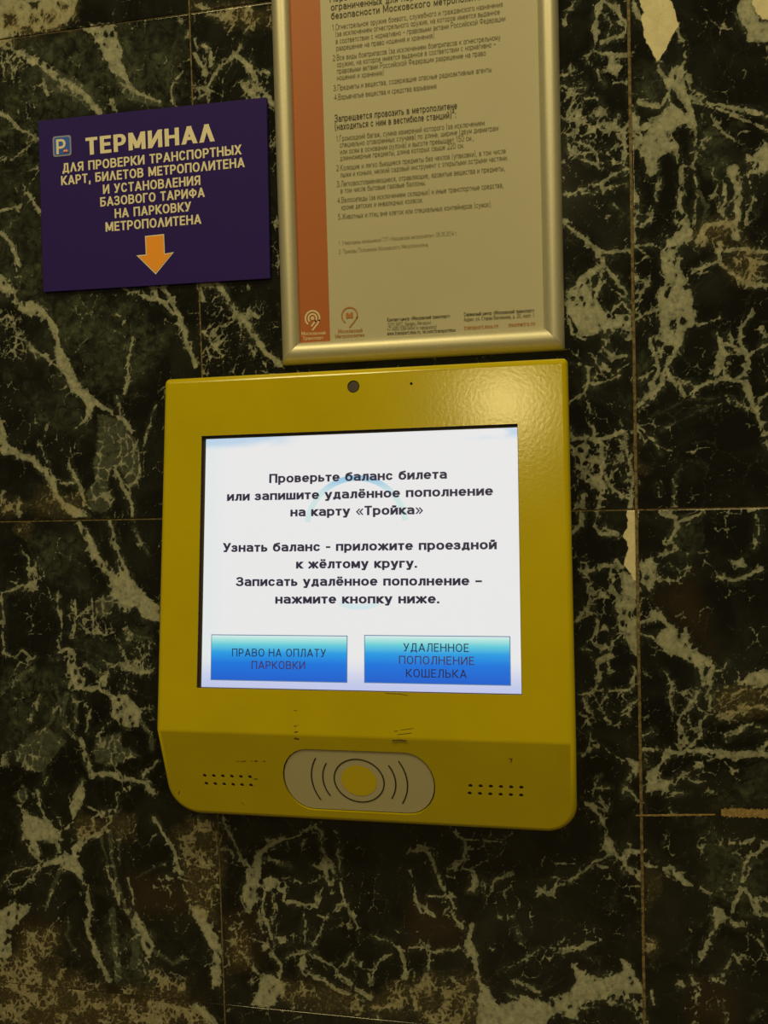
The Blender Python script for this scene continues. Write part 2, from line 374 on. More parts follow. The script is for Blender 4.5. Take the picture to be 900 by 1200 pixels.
# ------------------------------------------------------------------ marble: mineral veins laid out on the wall (metres), computed once per slab
# every group: origin x, origin y, scale of the study crop, then strokes.
# "n w pts" vein of width w, "b" pale vein, "d" dim vein; "N/B/D/H pts" filled patches (H: dark inclusion);
# "l/t/g/r pts" loose regions: crackle, tan crackle, green tone, brown tone
VEINS = [
(650, 0, 3.6, """
B 345,-40 490,-40 490,0 505,60 525,110 490,170 455,230 435,265 400,200 375,150 360,80 375,50
n 6 318,-10 345,35 365,90
N 435,265 470,330 500,285 550,255 545,330 560,390 585,440 605,515 595,528 560,520 520,535 500,560 525,640 520,660 480,640 440,670 425,740 395,740 370,640 365,600 390,545 440,500 460,470 490,440 480,400 460,360 440,320
n 6 330,480 345,560 370,600
n 5 365,545 440,500
n 5 360,430 400,445 450,445 480,400
H 485,375 525,400 560,465 550,478 500,440 485,400
B 830,-40 920,-40 920,75 875,80 850,50 830,0
N 775,20 790,-30 830,-30 840,30 865,85 920,90 920,175 860,175 815,170 800,110 780,60
n 4 575,410 640,430 720,455 800,470 920,490
n 2.5 590,425 700,470 800,510 900,550
n 3 660,490 700,545 760,600
n 3.5 520,100 545,180 550,240
n 3 550,330 580,380 625,400
n 2 590,530 595,600 585,720
n 3 520,650 530,740
N 810,640 840,650 890,600 920,610 920,740 840,720 820,690
n 4:5 200,10 175,90 180,170
n 4 200,0 260,30 295,90 280,150 200,175
n 2.5 215,60 240,100 230,150
n 3 245,40 255,80 285,100
n 1.5 90,0 60,50 35,100
n 4 130,235 170,220 250,225 300,240
n 3 140,240 155,270
n 3 25,320 60,320 75,290
n 3 35,360 70,385 80,395
n 2 90,370 135,368
n 2.5 180,290 185,340 215,350
n 3 255,350 300,345
n 2.5 130,415 175,410 190,430
N 155,480 185,450 215,465 230,490 190,490 165,500
n 2 270,480 260,530 300,560
n 3 50,590 70,640 100,650
n 2.5 90,600 150,620 180,680 300,690
n 3 100,660 170,690 200,720
n 3.5 270,560 290,600
n 2 230,650 270,610
n 2 200,640 130,640
n 3 290,700 302,550
l 20,250 310,230 310,740 20,740
g 330,280 460,330 430,450 330,440
g 600,520 760,520 760,740 540,740
"""),
(650, 200, 3.6, """
n 3.5 40,100 120,75 200,50 260,20 300,-5
n 2 60,100 200,80 300,62
n 1.5 245,140 280,180
n 3:6 40,215 100,265 190,345
n 4 190,345 260,340 320,345
n 7:11 190,345 200,400 130,450 75,520
N 45,545 90,520 150,480 180,500 190,560 210,600 320,610 320,660 200,675 110,700 80,640 50,600
H 150,490 165,480 172,520 160,545
n 4 200,400 250,440 310,520
n 3 200,420 185,500
n 1.5 210,470 300,540
n 2.5 250,590 290,555 320,600
n 1 45,440 95,500
n 3 50,600 70,680 130,715
n 4 110,700 210,670 215,740
n 2.5 240,670 320,690
N 325,60 350,110 362,180 345,240 340,310 325,310
n 3 345,240 400,200 415,170
n 3 340,320 400,310 460,330
N 530,130 545,140 560,200 585,260 585,295 540,300 490,320 455,332 490,270 530,240 550,200 520,165
n 6 535,-10 533,60 532,140
n 2.5 505,180 525,168 545,185 545,215 525,230 508,212 505,185
N 445,335 520,330 522,400 545,450 580,500 590,560 600,640 560,665 530,740 450,740 440,600 430,540 455,480 455,420
H 475,475 495,490 492,530 472,545 458,525 460,490
H 540,470 570,470 575,495 550,510 535,495
H 490,630 515,625 522,670 505,700 485,680
H 400,610 425,610 420,635 402,635
H 420,640 455,640 450,665 420,665
H 345,660 400,660 400,695 345,700
H 500,545 512,550 505,580
H 525,580 545,590 530,610
t 605,300 650,220 700,200 760,210 775,290 900,340 900,480 840,480 760,440 720,400 650,340 600,300
n 7 605,300 650,230 700,215 760,225 770,290
n 5 690,300 690,340 710,400 760,440 840,478 900,480
n 4 690,335 790,330 900,345
n 10:7 755,-10 770,60 775,130 765,210
n 4 720,60 700,150 720,200
n 2 590,0 600,100 590,230
n 2 825,20 830,100 815,230
n 4 830,5 910,-5
n 2 660,0 690,50 670,120
n 3 550,460 590,420 640,410 700,370
n 4 580,640 640,640 690,622
n 3 740,690 750,740
n 3:4 770,720 800,640 840,600
n 3.5 680,680 700,740
n 3 330,440 380,480 350,540 330,560
n 3 340,630 380,610 440,590
n 2 380,500 340,600
n 2.5 520,350 480,410 485,470
n 3 870,660 900,700
l 330,580 450,590 450,740 330,740
d 5 600,80 650,150 620,250
d 4 440,40 430,130
"""),
(650, 400, 3.6, """
N 140,50 190,80 240,110 235,140 200,120 160,90
n 3 100,95 140,110 140,170 180,185 230,165 270,140
n 4 140,170 120,220 60,265
n 2 120,220 145,300
n 4 200,30 240,55 310,60
n 1.5 240,140 320,95
n 5 50,370 90,400 160,415 230,400 330,375
n 4 90,400 60,420
n 6 160,415 195,430 200,530
n 3 160,360 165,400
n 5 60,430 110,490
n 4 110,440 140,460 110,500
n 5 100,530 150,570 190,590 190,700
N 130,580 180,565 210,600 230,640 190,650 160,610
n 4 200,530 190,590
n 4 210,570 250,640 320,660
n 2 120,650 125,700
n 1.5 200,450 260,530 300,580
n 1.5 270,410 330,520
n 4 320,480 330,580 310,710
n 2.5 270,540 240,560 220,600
n 6:5 345,275 400,230 450,180 460,120 500,60 522,-5
n 4 400,-5 420,50 440,120 410,190 410,240
n 4 430,0 440,60
n 5 470,120 480,160 530,190 550,240
n 2.5 530,180 580,180 600,210 560,235
n 3 600,200 690,160
n 2 340,165 410,125
n 2 345,350 380,390 420,420 450,470
n 1.2 350,380 390,440
d 1.5 390,330 550,250 700,230
d 1.5 450,370 700,260
n 4 760,28 805,45 822,90 800,140 760,160 715,140 700,95 715,50
n 7 695,-5 700,40 680,130
n 4 780,0 820,60 900,10
n 4 700,0 760,20
N 790,160 815,160 830,220 850,300 830,295 800,230
n 4 700,150 790,170
n 2.5 850,310 895,380 905,460
n 2 920,215 900,216 865,240 845,290
n 1.2 735,235 850,310
n 1.5 430,600 440,660
d 2 530,520 505,620 510,710
n 4 820,712 860,705
l 60,440 320,440 330,710 60,710
g 340,20 430,60 400,180 345,220
g 240,430 330,430 330,600 250,600
t 290,440 380,430 400,540 320,560
"""),
(660, 600, 3.75, """
B 270,-10 325,-10 325,310 305,290 270,230 280,130 262,110 275,60
N 260,250 300,290 330,320 335,650 310,620 270,550 245,500 235,400 262,390 255,330
n 5 205,340 240,370 240,430
n 3 215,290 215,330
n 3.5 90,260 230,240
n 5 235,210 262,240
n 5 80,0 75,60 40,100
n 4 140,60 170,100 240,95
n 3 180,70 240,95
n 2.5 150,0 145,70
n 4 100,200 95,250
n 2 85,260 140,365
n 3 140,365 65,470
n 2 140,365 210,340
n 1.5 130,390 155,450 60,470
n 3 150,460 155,510 90,590
n 1 155,515 230,510
n 2 120,560 160,600 210,590 250,530
n 2 80,600 130,620
n 6 210,625 140,660 160,740
n 3 190,660 200,700
n 2.5 310,680 320,700 310,750
n 6 425,-5 500,30 510,70
n 4 600,0 520,45 465,130
N 340,215 400,195 410,240 405,290 385,350 350,320 340,270
n 3 405,195 490,150
n 3 405,290 430,300
n 2 465,300 500,300 560,240
N 380,440 430,437 460,480 500,510 540,505 580,600 650,655 640,680 600,680 560,660 480,630 440,590 400,570 420,530 455,500 430,475 390,475
n 4 340,495 390,475
n 2 345,540 400,560
n 5 600,660 620,750
n 6 650,680 640,750
n 2.5 650,700 710,700 720,670
N 760,740 830,700 880,685 920,695 920,760 760,760
n 3:6 670,290 760,300 830,270 870,245
N 735,210 760,215 800,190 790,240 765,245
n 2 850,10 870,60 855,110 840,160
n 3 445,700 465,750
g 500,40 580,40 560,240 480,240
r 380,380 560,280 640,450 660,620 500,480
"""),
(660, 800, 3.75, """
n 3 70,50 120,40 155,15
n 3 90,70 100,120 150,160
n 3 60,140 100,150 110,180
n 2.5 200,45 270,40 310,10
n 2 200,40 165,110 210,170
n 2 300,90 250,130
n 2.5 325,70 285,110 285,180 250,180
n 2.5 190,150 215,175
n 3 120,220 130,265 150,280
n 2 130,270 70,335
n 1 170,290 270,345
N 280,330 345,350 345,400 310,400 290,360
n 2 300,400 290,440 265,490
n 1.2 270,450 345,525
n 2 115,480 165,460 205,460
N 80,510 130,530 185,595 180,615 140,570 90,530
n 2 130,490 190,560
n 1 160,410 140,460
n 1.5 150,480 190,550 200,530
n 1 180,615 180,660
N 175,665 200,680 230,740 200,755 170,720
n 5 230,745 345,738
n 2 270,720 300,710
n 3 350,290 400,290 460,300
n 5 460,300 560,300 700,305 820,310 920,320
N 680,300 780,305 920,315 920,328 760,330 650,335
n 2 600,310 680,330
n 4 460,300 430,350 400,390 370,420
N 370,390 410,380 420,430 480,430 500,415 490,450 460,485 420,470 360,480 375,440
n 2 460,485 550,490
n 2.5 530,410 590,360
n 3 530,405 560,430 605,430
n 2.5 540,400 500,420
n 5:4 515,280 510,200 505,170 550,110 590,40
n 3.5 560,280 600,240 600,180 640,110 655,-5
n 2 510,190 550,270
n 2 540,130 560,190 600,230
n 2 590,40 580,90 610,140
n 2.5 470,-5 470,80 480,130
n 3 690,160 740,140 800,110 850,100 920,120
n 4 740,60 800,30 870,20
n 2.5 720,240 800,200 830,190
n 5 860,300 910,260
n 2 850,200 890,210
n 3 700,340 750,385
n 1.5 720,390 790,430
n 1.5 470,550 490,585
n 3 630,480 655,480
n 2 350,240 400,215
n 3 355,330 375,360
n 2.5 605,690 610,750
n 3 730,700 800,705 845,690
n 4 850,755 910,710
d 1.5 450,650 440,720
g 700,420 800,430 900,380 900,540 680,540 640,620 700,700 780,740 620,740 600,620
t 690,20 900,0 900,110 700,160
l 480,30 660,30 620,280 500,280
l 60,0 320,0 320,180 60,180
"""),
(660, 1000, 3.75, """
N 195,-5 265,-5 265,45 245,35
N 265,65 340,85 350,100 345,135 300,100
n 4 258,30 275,75
n 3 200,10 140,40 60,100 0,130
n 3 150,60 190,65
n 1.2 280,190 320,210
n 3 0,435 60,420 110,390 165,380
n 2 135,330 140,380
n 1.3 100,450 125,468
N 0,640 60,590 50,490 100,520 110,560 160,575 240,540 270,520 250,470 290,490 320,550 352,600 355,760 330,700 290,650 200,640 100,650 70,680 60,740 0,720
H 280,620 340,615 345,670 300,650
n 4 80,680 200,720 250,700
n 5 200,640 330,720
n 3 370,50 420,60
N 420,55 500,65 530,90 580,145 540,140 500,110 450,75
n 3 600,150 640,170
N 670,235 700,235 720,270 710,300 680,310 655,350 650,330 665,280
n 4:2 660,340 625,410 590,480
n 1.5 720,290 790,305
n 4 835,0 800,50 785,140 745,220 740,250
n 3 760,0 790,25
n 1.5 640,0 625,30
n 4 790,150 830,220 860,270 910,280
n 3 830,210 870,190 910,220
n 5 860,240 850,200
n 2.5 855,370 875,400 895,460
n 1.5 880,330 885,370
n 3 690,560 730,480 770,465 800,460
n 2 740,440 770,480
n 3 660,550 690,565
n 2 560,540 585,590 590,690 580,760
n 4 510,575 530,590
d 3 700,650 720,760
n 3 390,600 400,660
n 2 570,300 600,310
n 1 560,580 610,575
n 1 610,670 660,690
d 1.5 820,740 870,690
g 680,0 900,0 900,290 780,300 700,200 640,200 620,100
t 358,110 395,110 400,300 362,300
t 362,390 400,390 400,520 365,520
r 560,520 740,600 760,760 560,760
"""),
(480, 960, 3.214, """
n 4 0,125 50,110 80,130 100,200 120,250 160,290 160,370 200,410
n 2:4 0,190 20,280 30,325
n 5 60,330 90,365
n 2 20,320 50,350
n 2.5 75,290 150,290
n 2.5 160,45 210,75 290,75 350,85
n 3.5 210,80 205,150 150,190
n 3 200,180 240,200 250,230
N 235,200 262,230 250,270 225,275 235,240
n 2.5 280,230 290,285 330,220 380,200
n 1.5 150,350 220,390 235,400
n 5 235,390 225,440 215,480
N 205,455 230,455 260,510 262,600 300,650 340,700 420,670 520,690 600,650 630,620 625,540 670,590 720,600 800,570 790,520 830,550 870,620 885,640 885,720 830,660 720,650 650,690 600,745 540,730 500,790 255,790 262,640 240,540 205,500
n 3 215,475 150,490 90,500 50,480 0,480
n 4 70,500 70,570 65,650
n 2 40,455 70,480
n 2 65,580 30,650
n 5 5,640 25,710
n 2 340,370 385,370
n 1.2 400,400 420,460
n 1.5 330,565 400,550 485,490
n 3 540,490 600,490 650,485 710,450
n 2 545,500 590,450
n 4 500,270 530,290 560,220 540,215
n 2.5 480,280 510,240
n 1.5 720,0 735,50
n 1.3 305,485 318,493
n 4 410,620 490,650
n 4 380,660 440,700
H 690,700 780,690 860,740 850,790 640,790 640,730
n 3 700,740 800,720 860,760
t 0,600 240,600 250,790 0,790
r 0,300 200,380 180,460 0,480
"""),
(220, 940, 3.4615, """
n 4 145,75 180,150 215,215 250,270
n 3.5 130,195 170,190 200,230 250,265
N 240,275 275,270 285,340 270,420 250,445 225,400 225,340
N 262,265 275,215 300,190 380,145 380,162 325,198 302,222 300,290 310,330 285,340
n 3:1 380,155 440,140 510,100
n 2 320,155 360,160 385,140
n 2.5 505,90 535,120 545,190 560,230 590,290
N 550,180 565,220 600,240 590,330 575,340 555,300 535,250
n 3 590,270 620,330 640,405
n 3 590,300 590,370
n 2 605,130 610,200 620,280
n 3 510,250 550,280
N 300,320 340,305 400,320 400,380 380,370 360,350 330,370 310,360
n 4 395,370 390,405 450,412 520,415
n 2 520,415 550,340
n 2 500,330 550,305
n 1.5 400,310 450,330
n 4 310,370 300,430 330,500 340,550
n 2.5 290,400 290,490 300,520
n 2.5 350,380 350,490
n 2 150,480 240,440
n 1.5 175,485 215,495
n 2.5 640,400 560,470 540,510 505,590
n 2 530,460 550,470
n 1.2 640,400 690,510 700,560
n 2 475,460 475,580
n 2.5 250,550 310,570
N 305,570 330,545 340,590 310,605 300,590
n 4.5 335,590 345,630 380,660
N 360,545 400,545 395,575 370,575
n 3 430,540 430,570
n 2.5 380,660 370,720
n 3 400,630 440,620 500,600
N 455,630 480,640 500,680 500,710 470,700 445,665
n 6:4 500,700 560,730 600,760 650,775
n 2.5 470,600 550,650 610,690
n 5 610,690 700,770 750,800
n 2.5 520,620 580,670
n 2 740,540 830,575
n 3 835,610 770,650 745,720
n 5 860,590 880,650 875,710
n 3 835,580 880,605
n 1.5 670,640 740,690
n 2 620,670 670,620
n 4 735,700 735,730
n 3 750,830 770,880
n 3 745,830 870,830
N 300,700 350,700 400,740 380,800 350,830 260,820 280,770
r 150,450 280,450 290,650 200,680 140,560
t 140,470 250,560 260,700 150,680
t 380,700 700,780 900,740 900,870 700,870 380,830
d 6 300,230 420,260
N 20,420 60,460 110,500 135,600 135,750 95,750 105,600 60,520 25,470
t 0,80 128,70 128,500 60,500 0,400
n 10 30,830 110,900
n 2 210,600 280,690 260,740
"""),
(0, 960, 3.75, """
N 270,165 350,90 400,65 470,45 470,58 400,85 360,120 345,180 370,240 330,240 280,225 265,200 180,200 240,170
n 4 180,190 150,160 120,110
n 7 105,-10 140,80 165,160
n 3 470,55 490,0
n 4 250,80 260,150
n 3 180,210 100,300 50,320
n 2 170,200 60,230 0,290
n 5 345,235 390,310 390,460
n 6 380,440 390,520 430,600 480,710
d 6 270,220 220,330 200,390
d 4 440,60 460,140 480,230
d 5 480,50 500,200 520,300 550,400
d 3 520,60 530,200
n 3:5 470,225 500,290 520,370
n 2.5 570,260 585,380
N 540,400 600,410 630,470 680,560 660,620 640,680 655,740 630,670 640,600 600,480
d 10 490,400 500,500 510,600 520,700
d 12 600,480 600,600 590,640
n 5 675,-5 720,70 760,140 790,240
n 3 700,265 790,260 840,280
n 2 800,280 830,350
N 840,380 910,400 910,460 850,440
d 2 600,260 700,200 760,190
N -10,400 60,370 140,380 110,420 80,450 40,490 50,600 20,620 -10,600
d 5 680,580 760,630 820,610
n 1.2 710,290 740,305
d 3 300,440 290,520 340,600
t 40,600 150,500 270,480 290,650 450,700 470,750 700,760 900,820 900,920 -20,920 -20,620
t 680,680 830,700 830,790 690,770
t 770,50 910,20 910,400 820,300
r 60,430 250,450 300,520 60,620
r 580,240 830,280 830,420 580,420
r -20,680 900,780 900,920 -20,920
g 480,450 680,500 660,720 500,720
"""),
(0, 780, 4.5, """
N 365,-10 420,30 455,80 440,125 370,140 355,100 370,50
n 5 440,125 520,120 600,165
N 560,160 610,160 660,150 700,190 745,250 730,320 660,330 620,300 580,260 590,200
N 520,70 560,20 570,60 560,110 520,110
n 3 650,120 720,130
n 5 650,0 720,40 780,30
n 3 730,240 790,228
d 6 740,300 790,360 800,440
n 1.6 570,290 540,340 510,375
D 500,390 630,350 640,420 740,480 650,500 600,530 500,510 490,460
n 7 430,390 450,470 485,565
n 6 490,570 560,565 640,590 700,600 770,610 810,680
N 550,560 600,560 690,595 640,615 590,590
n 2.5 700,600 680,640 630,680 610,760 540,775 470,740
n 4 610,760 560,850 500,890 430,905
n 2 540,775 490,800 490,870
N 430,590 445,650 430,730 400,800 385,810 365,750 385,670 410,640
n 3 390,820 340,870
n 4 820,500 750,590
n 4 110,740 180,830 200,900
n 4 200,660 220,740 240,820 320,880
n 1.5 280,720 310,800 320,840
D 70,680 140,640 150,700 100,720
d 6 290,100 320,180 290,250 250,330
d 4 215,160 180,230 150,300
d 7 350,150 330,250 350,340 420,390
d 5 380,160 400,220 390,320
n 3 445,180 470,240 455,350
D 150,360 250,330 350,400 230,560 130,560 80,470
n 1.5 270,560 230,640
d 3 225,470 240,580
n 4 810,810 860,890
H 410,140 500,130 560,180 580,240 520,340 470,370 480,240
H 640,340 750,340 790,440 760,540 720,480
H 350,430 420,440 440,560 370,680 340,830 260,780 230,660
N 120,770 190,800 250,810 320,880 320,920 120,920
d 5 0,140 100,60 180,10
g 0,0 400,0 350,380 50,500
t 400,800 700,800 700,900 400,900
"""),
(0, 600, 4.5, """
N 395,50 430,50 490,150 530,220 570,300 630,320 620,250 650,250 690,330 760,430 840,500 840,585 760,570 720,500 640,530 580,420 570,340 520,280 460,190
n 5 575,50 600,140 635,250
d 5 710,90 750,170 780,220
n 3 100,190 150,240 160,310
N 140,290 190,300 200,350 185,420 140,410 110,400 150,370
n 3 200,250 180,310
n 1.5 200,350 235,335
n 3.5 140,390 60,410 10,430
n 3 10,430 15,500 10,600 20,740
n 4 20,740 70,775 120,740 160,770
n 4 140,780 180,765
n 3 305,440 300,500 320,560 320,640
n 3 250,670 300,670 310,720
n 4 310,740 360,720
n 4 400,460 400,560 380,650
n 3 480,460 490,640
n 3.5 400,560 470,510
n 2.5 500,480 560,440 620,440
N 360,730 395,730 400,790 455,905 350,905
n 5 640,740 670,800 740,850 790,830
n 2.5 600,810 540,780
n 3 660,620 690,660
n 3.5 520,905 570,820 640,800
n 3 370,500 390,520
n 2 60,370 90,380
d 4 740,660 800,670
D 490,500 560,440 620,450 560,560 500,560
g 380,620 500,640 600,700 640,780 540,900 420,800
g 600,560 800,600 800,780 640,760
g 150,100 450,120 450,420 250,350
n 2 270,775 340,780
t 30,50 160,50 120,130 60,110
l 380,560 500,600 800,620 800,900 500,900
H 20,440 150,430 290,450 300,620 290,720 120,730 30,720
d 8 450,800 520,860
"""),
(0, 440, 4.5, """
N 340,-10 400,-10 410,60 450,80 520,140 600,190 680,240 710,290 690,300 640,240 500,160 490,190 450,220 455,170 430,130 385,80
n 3 480,190 440,240 400,275
D 510,200 640,240 690,300 730,350 745,480 720,580 680,600 640,520 600,460 560,560 590,700 540,740 470,700 450,620 500,560 495,480 520,340
H 570,400 670,430 660,500 610,470
n 2 720,350 740,440 740,520
n 2.5 670,420 720,370
n 5 600,470 610,530 660,600 700,700 705,745
N 530,620 580,610 590,660 550,670
N -10,225 20,260 45,350 110,400 180,430 240,480 290,530 310,620 340,680 380,680 430,700 470,750 380,750 320,700 270,600 230,520 160,460 90,425 20,415 -10,390
n 2.5 210,355 235,430 255,470
n 4.5 365,455 390,520 430,600 440,690
n 2.5 620,115 630,190
n 2 680,0 655,100
n 2 820,160 790,260 770,370
n 2 250,270 240,320
n 1.5 750,410 760,400
n 2.5 320,560 400,570
n 3 20,620 0,680
n 4 90,660 100,740
t -20,620 120,640 300,600 430,600 450,750 -20,750
g 50,0 420,120 480,300 200,260
"""),
(0, 300, 4.5, """
N -10,85 60,150 100,230 190,250 240,300 300,390 320,480 380,590 400,650 450,730 390,730 340,640 290,560 290,440 230,340 110,290 30,190 -10,170
n 4 160,470 220,530 310,590
n 2.5 80,0 90,140
d 8 130,440 180,490 200,530
l -10,250 140,280 180,420 140,540 -10,530
H 190,420 270,430 260,530 200,500
n 3 700,430 685,500 670,600 650,730
n 1.5 620,310 655,350
n 6 780,150 830,230 910,300
n 4 640,160 760,215 860,250
g 100,200 700,200 900,400 700,720 300,720
g -20,-20 240,-20 240,180 100,180
"""),  # last slanting n stroke is a reflection streak, painted in as vein colour
(0, 0, 2.8125, """
N -10,-10 265,-10 240,60 180,90 100,110 -10,128
H 10,40 50,40 60,90 15,95
H 150,50 180,40 190,70 160,80
H 60,95 100,85 110,110 70,115
H 90,10 130,5 120,35
H 190,10 230,20 200,35
t -10,-10 290,-10 270,80 180,110 -10,140
n 4 -5,140 60,175 130,210
n 9 60,175 130,210 170,240 270,300 330,370
D 130,220 200,230 290,280 345,385 280,350 180,300 140,290
N 265,92 375,85 385,130 405,160 400,210 435,275 400,260 365,240 350,200 330,150 300,115
D 365,210 400,220 460,310 530,330 545,355 480,350 430,330 400,290
n 4 400,240 440,300 530,335
n 3 570,345 566,290 600,235
n 3 566,290 590,250
n 6 -5,370 40,400 60,420
n 3.5 50,190 50,240
n 4 140,260 160,310
d 1.5 230,190 260,220
n 3 365,330 380,370
n 6 640,180 660,215 675,245
n 5 680,150 695,190 690,220
n 4 638,130 648,155
n 4 790,145 775,180 710,230 680,290
n 6 775,180 820,220 840,270 890,320
n 3 850,240 890,235
n 6 800,280 850,320
n 3 640,285 670,290 685,330
n 2.5 640,320 670,318
N 805,20 830,15 830,90 815,100
n 3 680,40 740,60
n 5 740,40 770,60
n 3 650,20 700,30
t 630,20 900,10 900,80 700,80
g -10,140 600,80 620,330 400,340 120,400 -10,420
l 630,100 700,100 700,330 640,330
l 800,240 900,230 900,330 800,330
l 0,200 120,240 120,400 0,400
"""),
(0, 0, 2.5714, """
n 4 0,340 60,390 115,420
n 2.5 0,490 50,470 110,420
n 5 70,570 120,640
n 6 0,700 40,740 60,800
n 4 0,640 60,620
l 800,300 850,300 850,850 805,830
n 6 800,290 835,325
n 6 605,855 650,850 700,920 760,1010 840,1100
n 6 490,855 530,930 560,1020 590,1100
n 2 610,1000 640,1030
n 6 602,850 612,905
l 610,860 850,860 850,1100 610,1100
g -10,300 120,400 120,900 -10,900
"""),
]

def vnoise(x, y, seed):
    xi, yi = np.floor(x).astype(np.int64), np.floor(y).astype(np.int64)
    fx, fy = x - xi, y - yi
    fx = fx * fx * (3 - 2 * fx); fy = fy * fy * (3 - 2 * fy)
    def h(a, b):
        n = (a * 374761393 + b * 668265263 + seed * 974711) & 0xffffffff
        n = ((n ^ (n >> 13)) * 1274126177) & 0xffffffff
        return ((n ^ (n >> 16)) & 0xffff) / 65535.0
    return (h(xi, yi) * (1 - fx) + h(xi + 1, yi) * fx) * (1 - fy) + (h(xi, yi + 1) * (1 - fx) + h(xi + 1, yi + 1) * fx) * fy
def fbm(x, y, seed, oct=4, gain=.55):
    a, s, t = 1.0, 0.0, 0.0
    for i in range(oct):
        s = s + a * (vnoise(x * 2 ** i, y * 2 ** i, seed + i * 17) - .5); t += a; a *= gain
    return s / t * 2
def worley_edge(x, y, seed):
    xi, yi = np.floor(x).astype(np.int64), np.floor(y).astype(np.int64)
    d1 = np.full(x.shape, 9.0); d2 = np.full(x.shape, 9.0)
    def h(a, b, k):
        n = (a * 73856093 + b * 19349663 + (seed + k) * 83492791) & 0xffffffff
        n = ((n ^ (n >> 15)) * 2246822519) & 0xffffffff
        return ((n ^ (n >> 13)) & 0xffff) / 65535.0
    for i in (-1, 0, 1):
        for j in (-1, 0, 1):
            px = xi + i + h(xi + i, yi + j, 0); py = yi + j + h(xi + i, yi + j, 7)
            d = np.hypot(px - x, py - y)
            d2 = np.minimum(d2, np.maximum(d1, d)); d1 = np.minimum(d1, d)
    return (d2 - d1) * .5
def worley_near(x, y, seed):
    xi, yi = np.floor(x).astype(np.int64), np.floor(y).astype(np.int64)
    d1 = np.full(x.shape, 9.0)
    def h(a, b, k):
        n = (a * 73856093 + b * 19349663 + (seed + k) * 83492791) & 0xffffffff
        n = ((n ^ (n >> 15)) * 2246822519) & 0xffffffff
        return ((n ^ (n >> 13)) & 0xffff) / 65535.0
    for i in (-1, 0, 1):
        for j in (-1, 0, 1):
            r = .75 + .6 * h(xi + i, yi + j, 11)
            d1 = np.minimum(d1, np.hypot(xi + i + h(xi + i, yi + j, 0) - x, yi + j + h(xi + i, yi + j, 7) - y) * r)
    return d1
def to_wall_mm(u, v):
    p = on_wall(u, v)
    return (p.x * 1000, p.z * 1000)
STROKES = []
for ox, oy, sc, txt in VEINS:
    for line in txt.strip().splitlines():
        a = line.split()
        k = a[0]
        if k in 'nbd':
            w = [float(q) for q in a[1].split(':')]; w = (w[0], w[-1]); pts = a[2:]
        else:
            w = None; pts = a[1:]
        P = np.array([to_wall_mm(ox + float(p.split(',')[0]) / sc, oy + float(p.split(',')[1]) / sc) for p in pts])
        STROKES.append((k, w, P))
def seg_field(X, Y, P, w):
    best = np.full(X.shape, -9.0)
    n = len(P) - 1
    for i in range(n):
        ax, ay = P[i]; bx, by = P[i + 1]
        dx, dy = bx - ax, by - ay
        t = np.clip(((X - ax) * dx + (Y - ay) * dy) / max(dx * dx + dy * dy, 1e-6), 0, 1)
        ww = w[0] + (w[1] - w[0]) * (i + t) / n
        best = np.maximum(best, ww * .5 - np.hypot(X - ax - t * dx, Y - ay - t * dy))
    return best
def poly_field(X, Y, P):
    d = np.full(X.shape, 1e9); inside = np.zeros(X.shape, bool)
    n = len(P)
    for i in range(n):
        ax, ay = P[i]; bx, by = P[(i + 1) % n]
        dx, dy = bx - ax, by - ay
        t = np.clip(((X - ax) * dx + (Y - ay) * dy) / max(dx * dx + dy * dy, 1e-6), 0, 1)
        d = np.minimum(d, np.hypot(X - ax - t * dx, Y - ay - t * dy))
        c = (ay > Y) != (by > Y)
        xc = ax + (Y - ay) * dx / (dy if abs(dy) > 1e-9 else 1e-9)
        inside ^= c & (X < xc)
    return np.where(inside, d, -d)
def axis_lines(lo, hi, vlo, vhi, fine, coarse):
    """grid lines from lo to hi (mm): fine where the wall faces the viewer, coarser outside"""
    a, b = max(lo, vlo), min(hi, vhi)
    if b <= a:
        return np.linspace(lo, hi, max(2, int((hi - lo) / coarse) + 1))
    parts = []
    if a > lo: parts.append(np.linspace(lo, a, max(2, int((a - lo) / coarse) + 1))[:-1])
    parts.append(np.linspace(a, b, int((b - a) / fine) + 2))
    if b < hi: parts.append(np.linspace(b, hi, max(2, int((hi - b) / coarse) + 1))[1:])
    return np.concatenate(parts)
corners = [to_wall_mm(u, v) for u in (0, 900) for v in (0, 1200)]
VX0, VX1 = min(c[0] for c in corners) - 8, max(c[0] for c in corners) + 8
VZ0, VZ1 = min(c[1] for c in corners) - 8, max(c[1] for c in corners) + 8

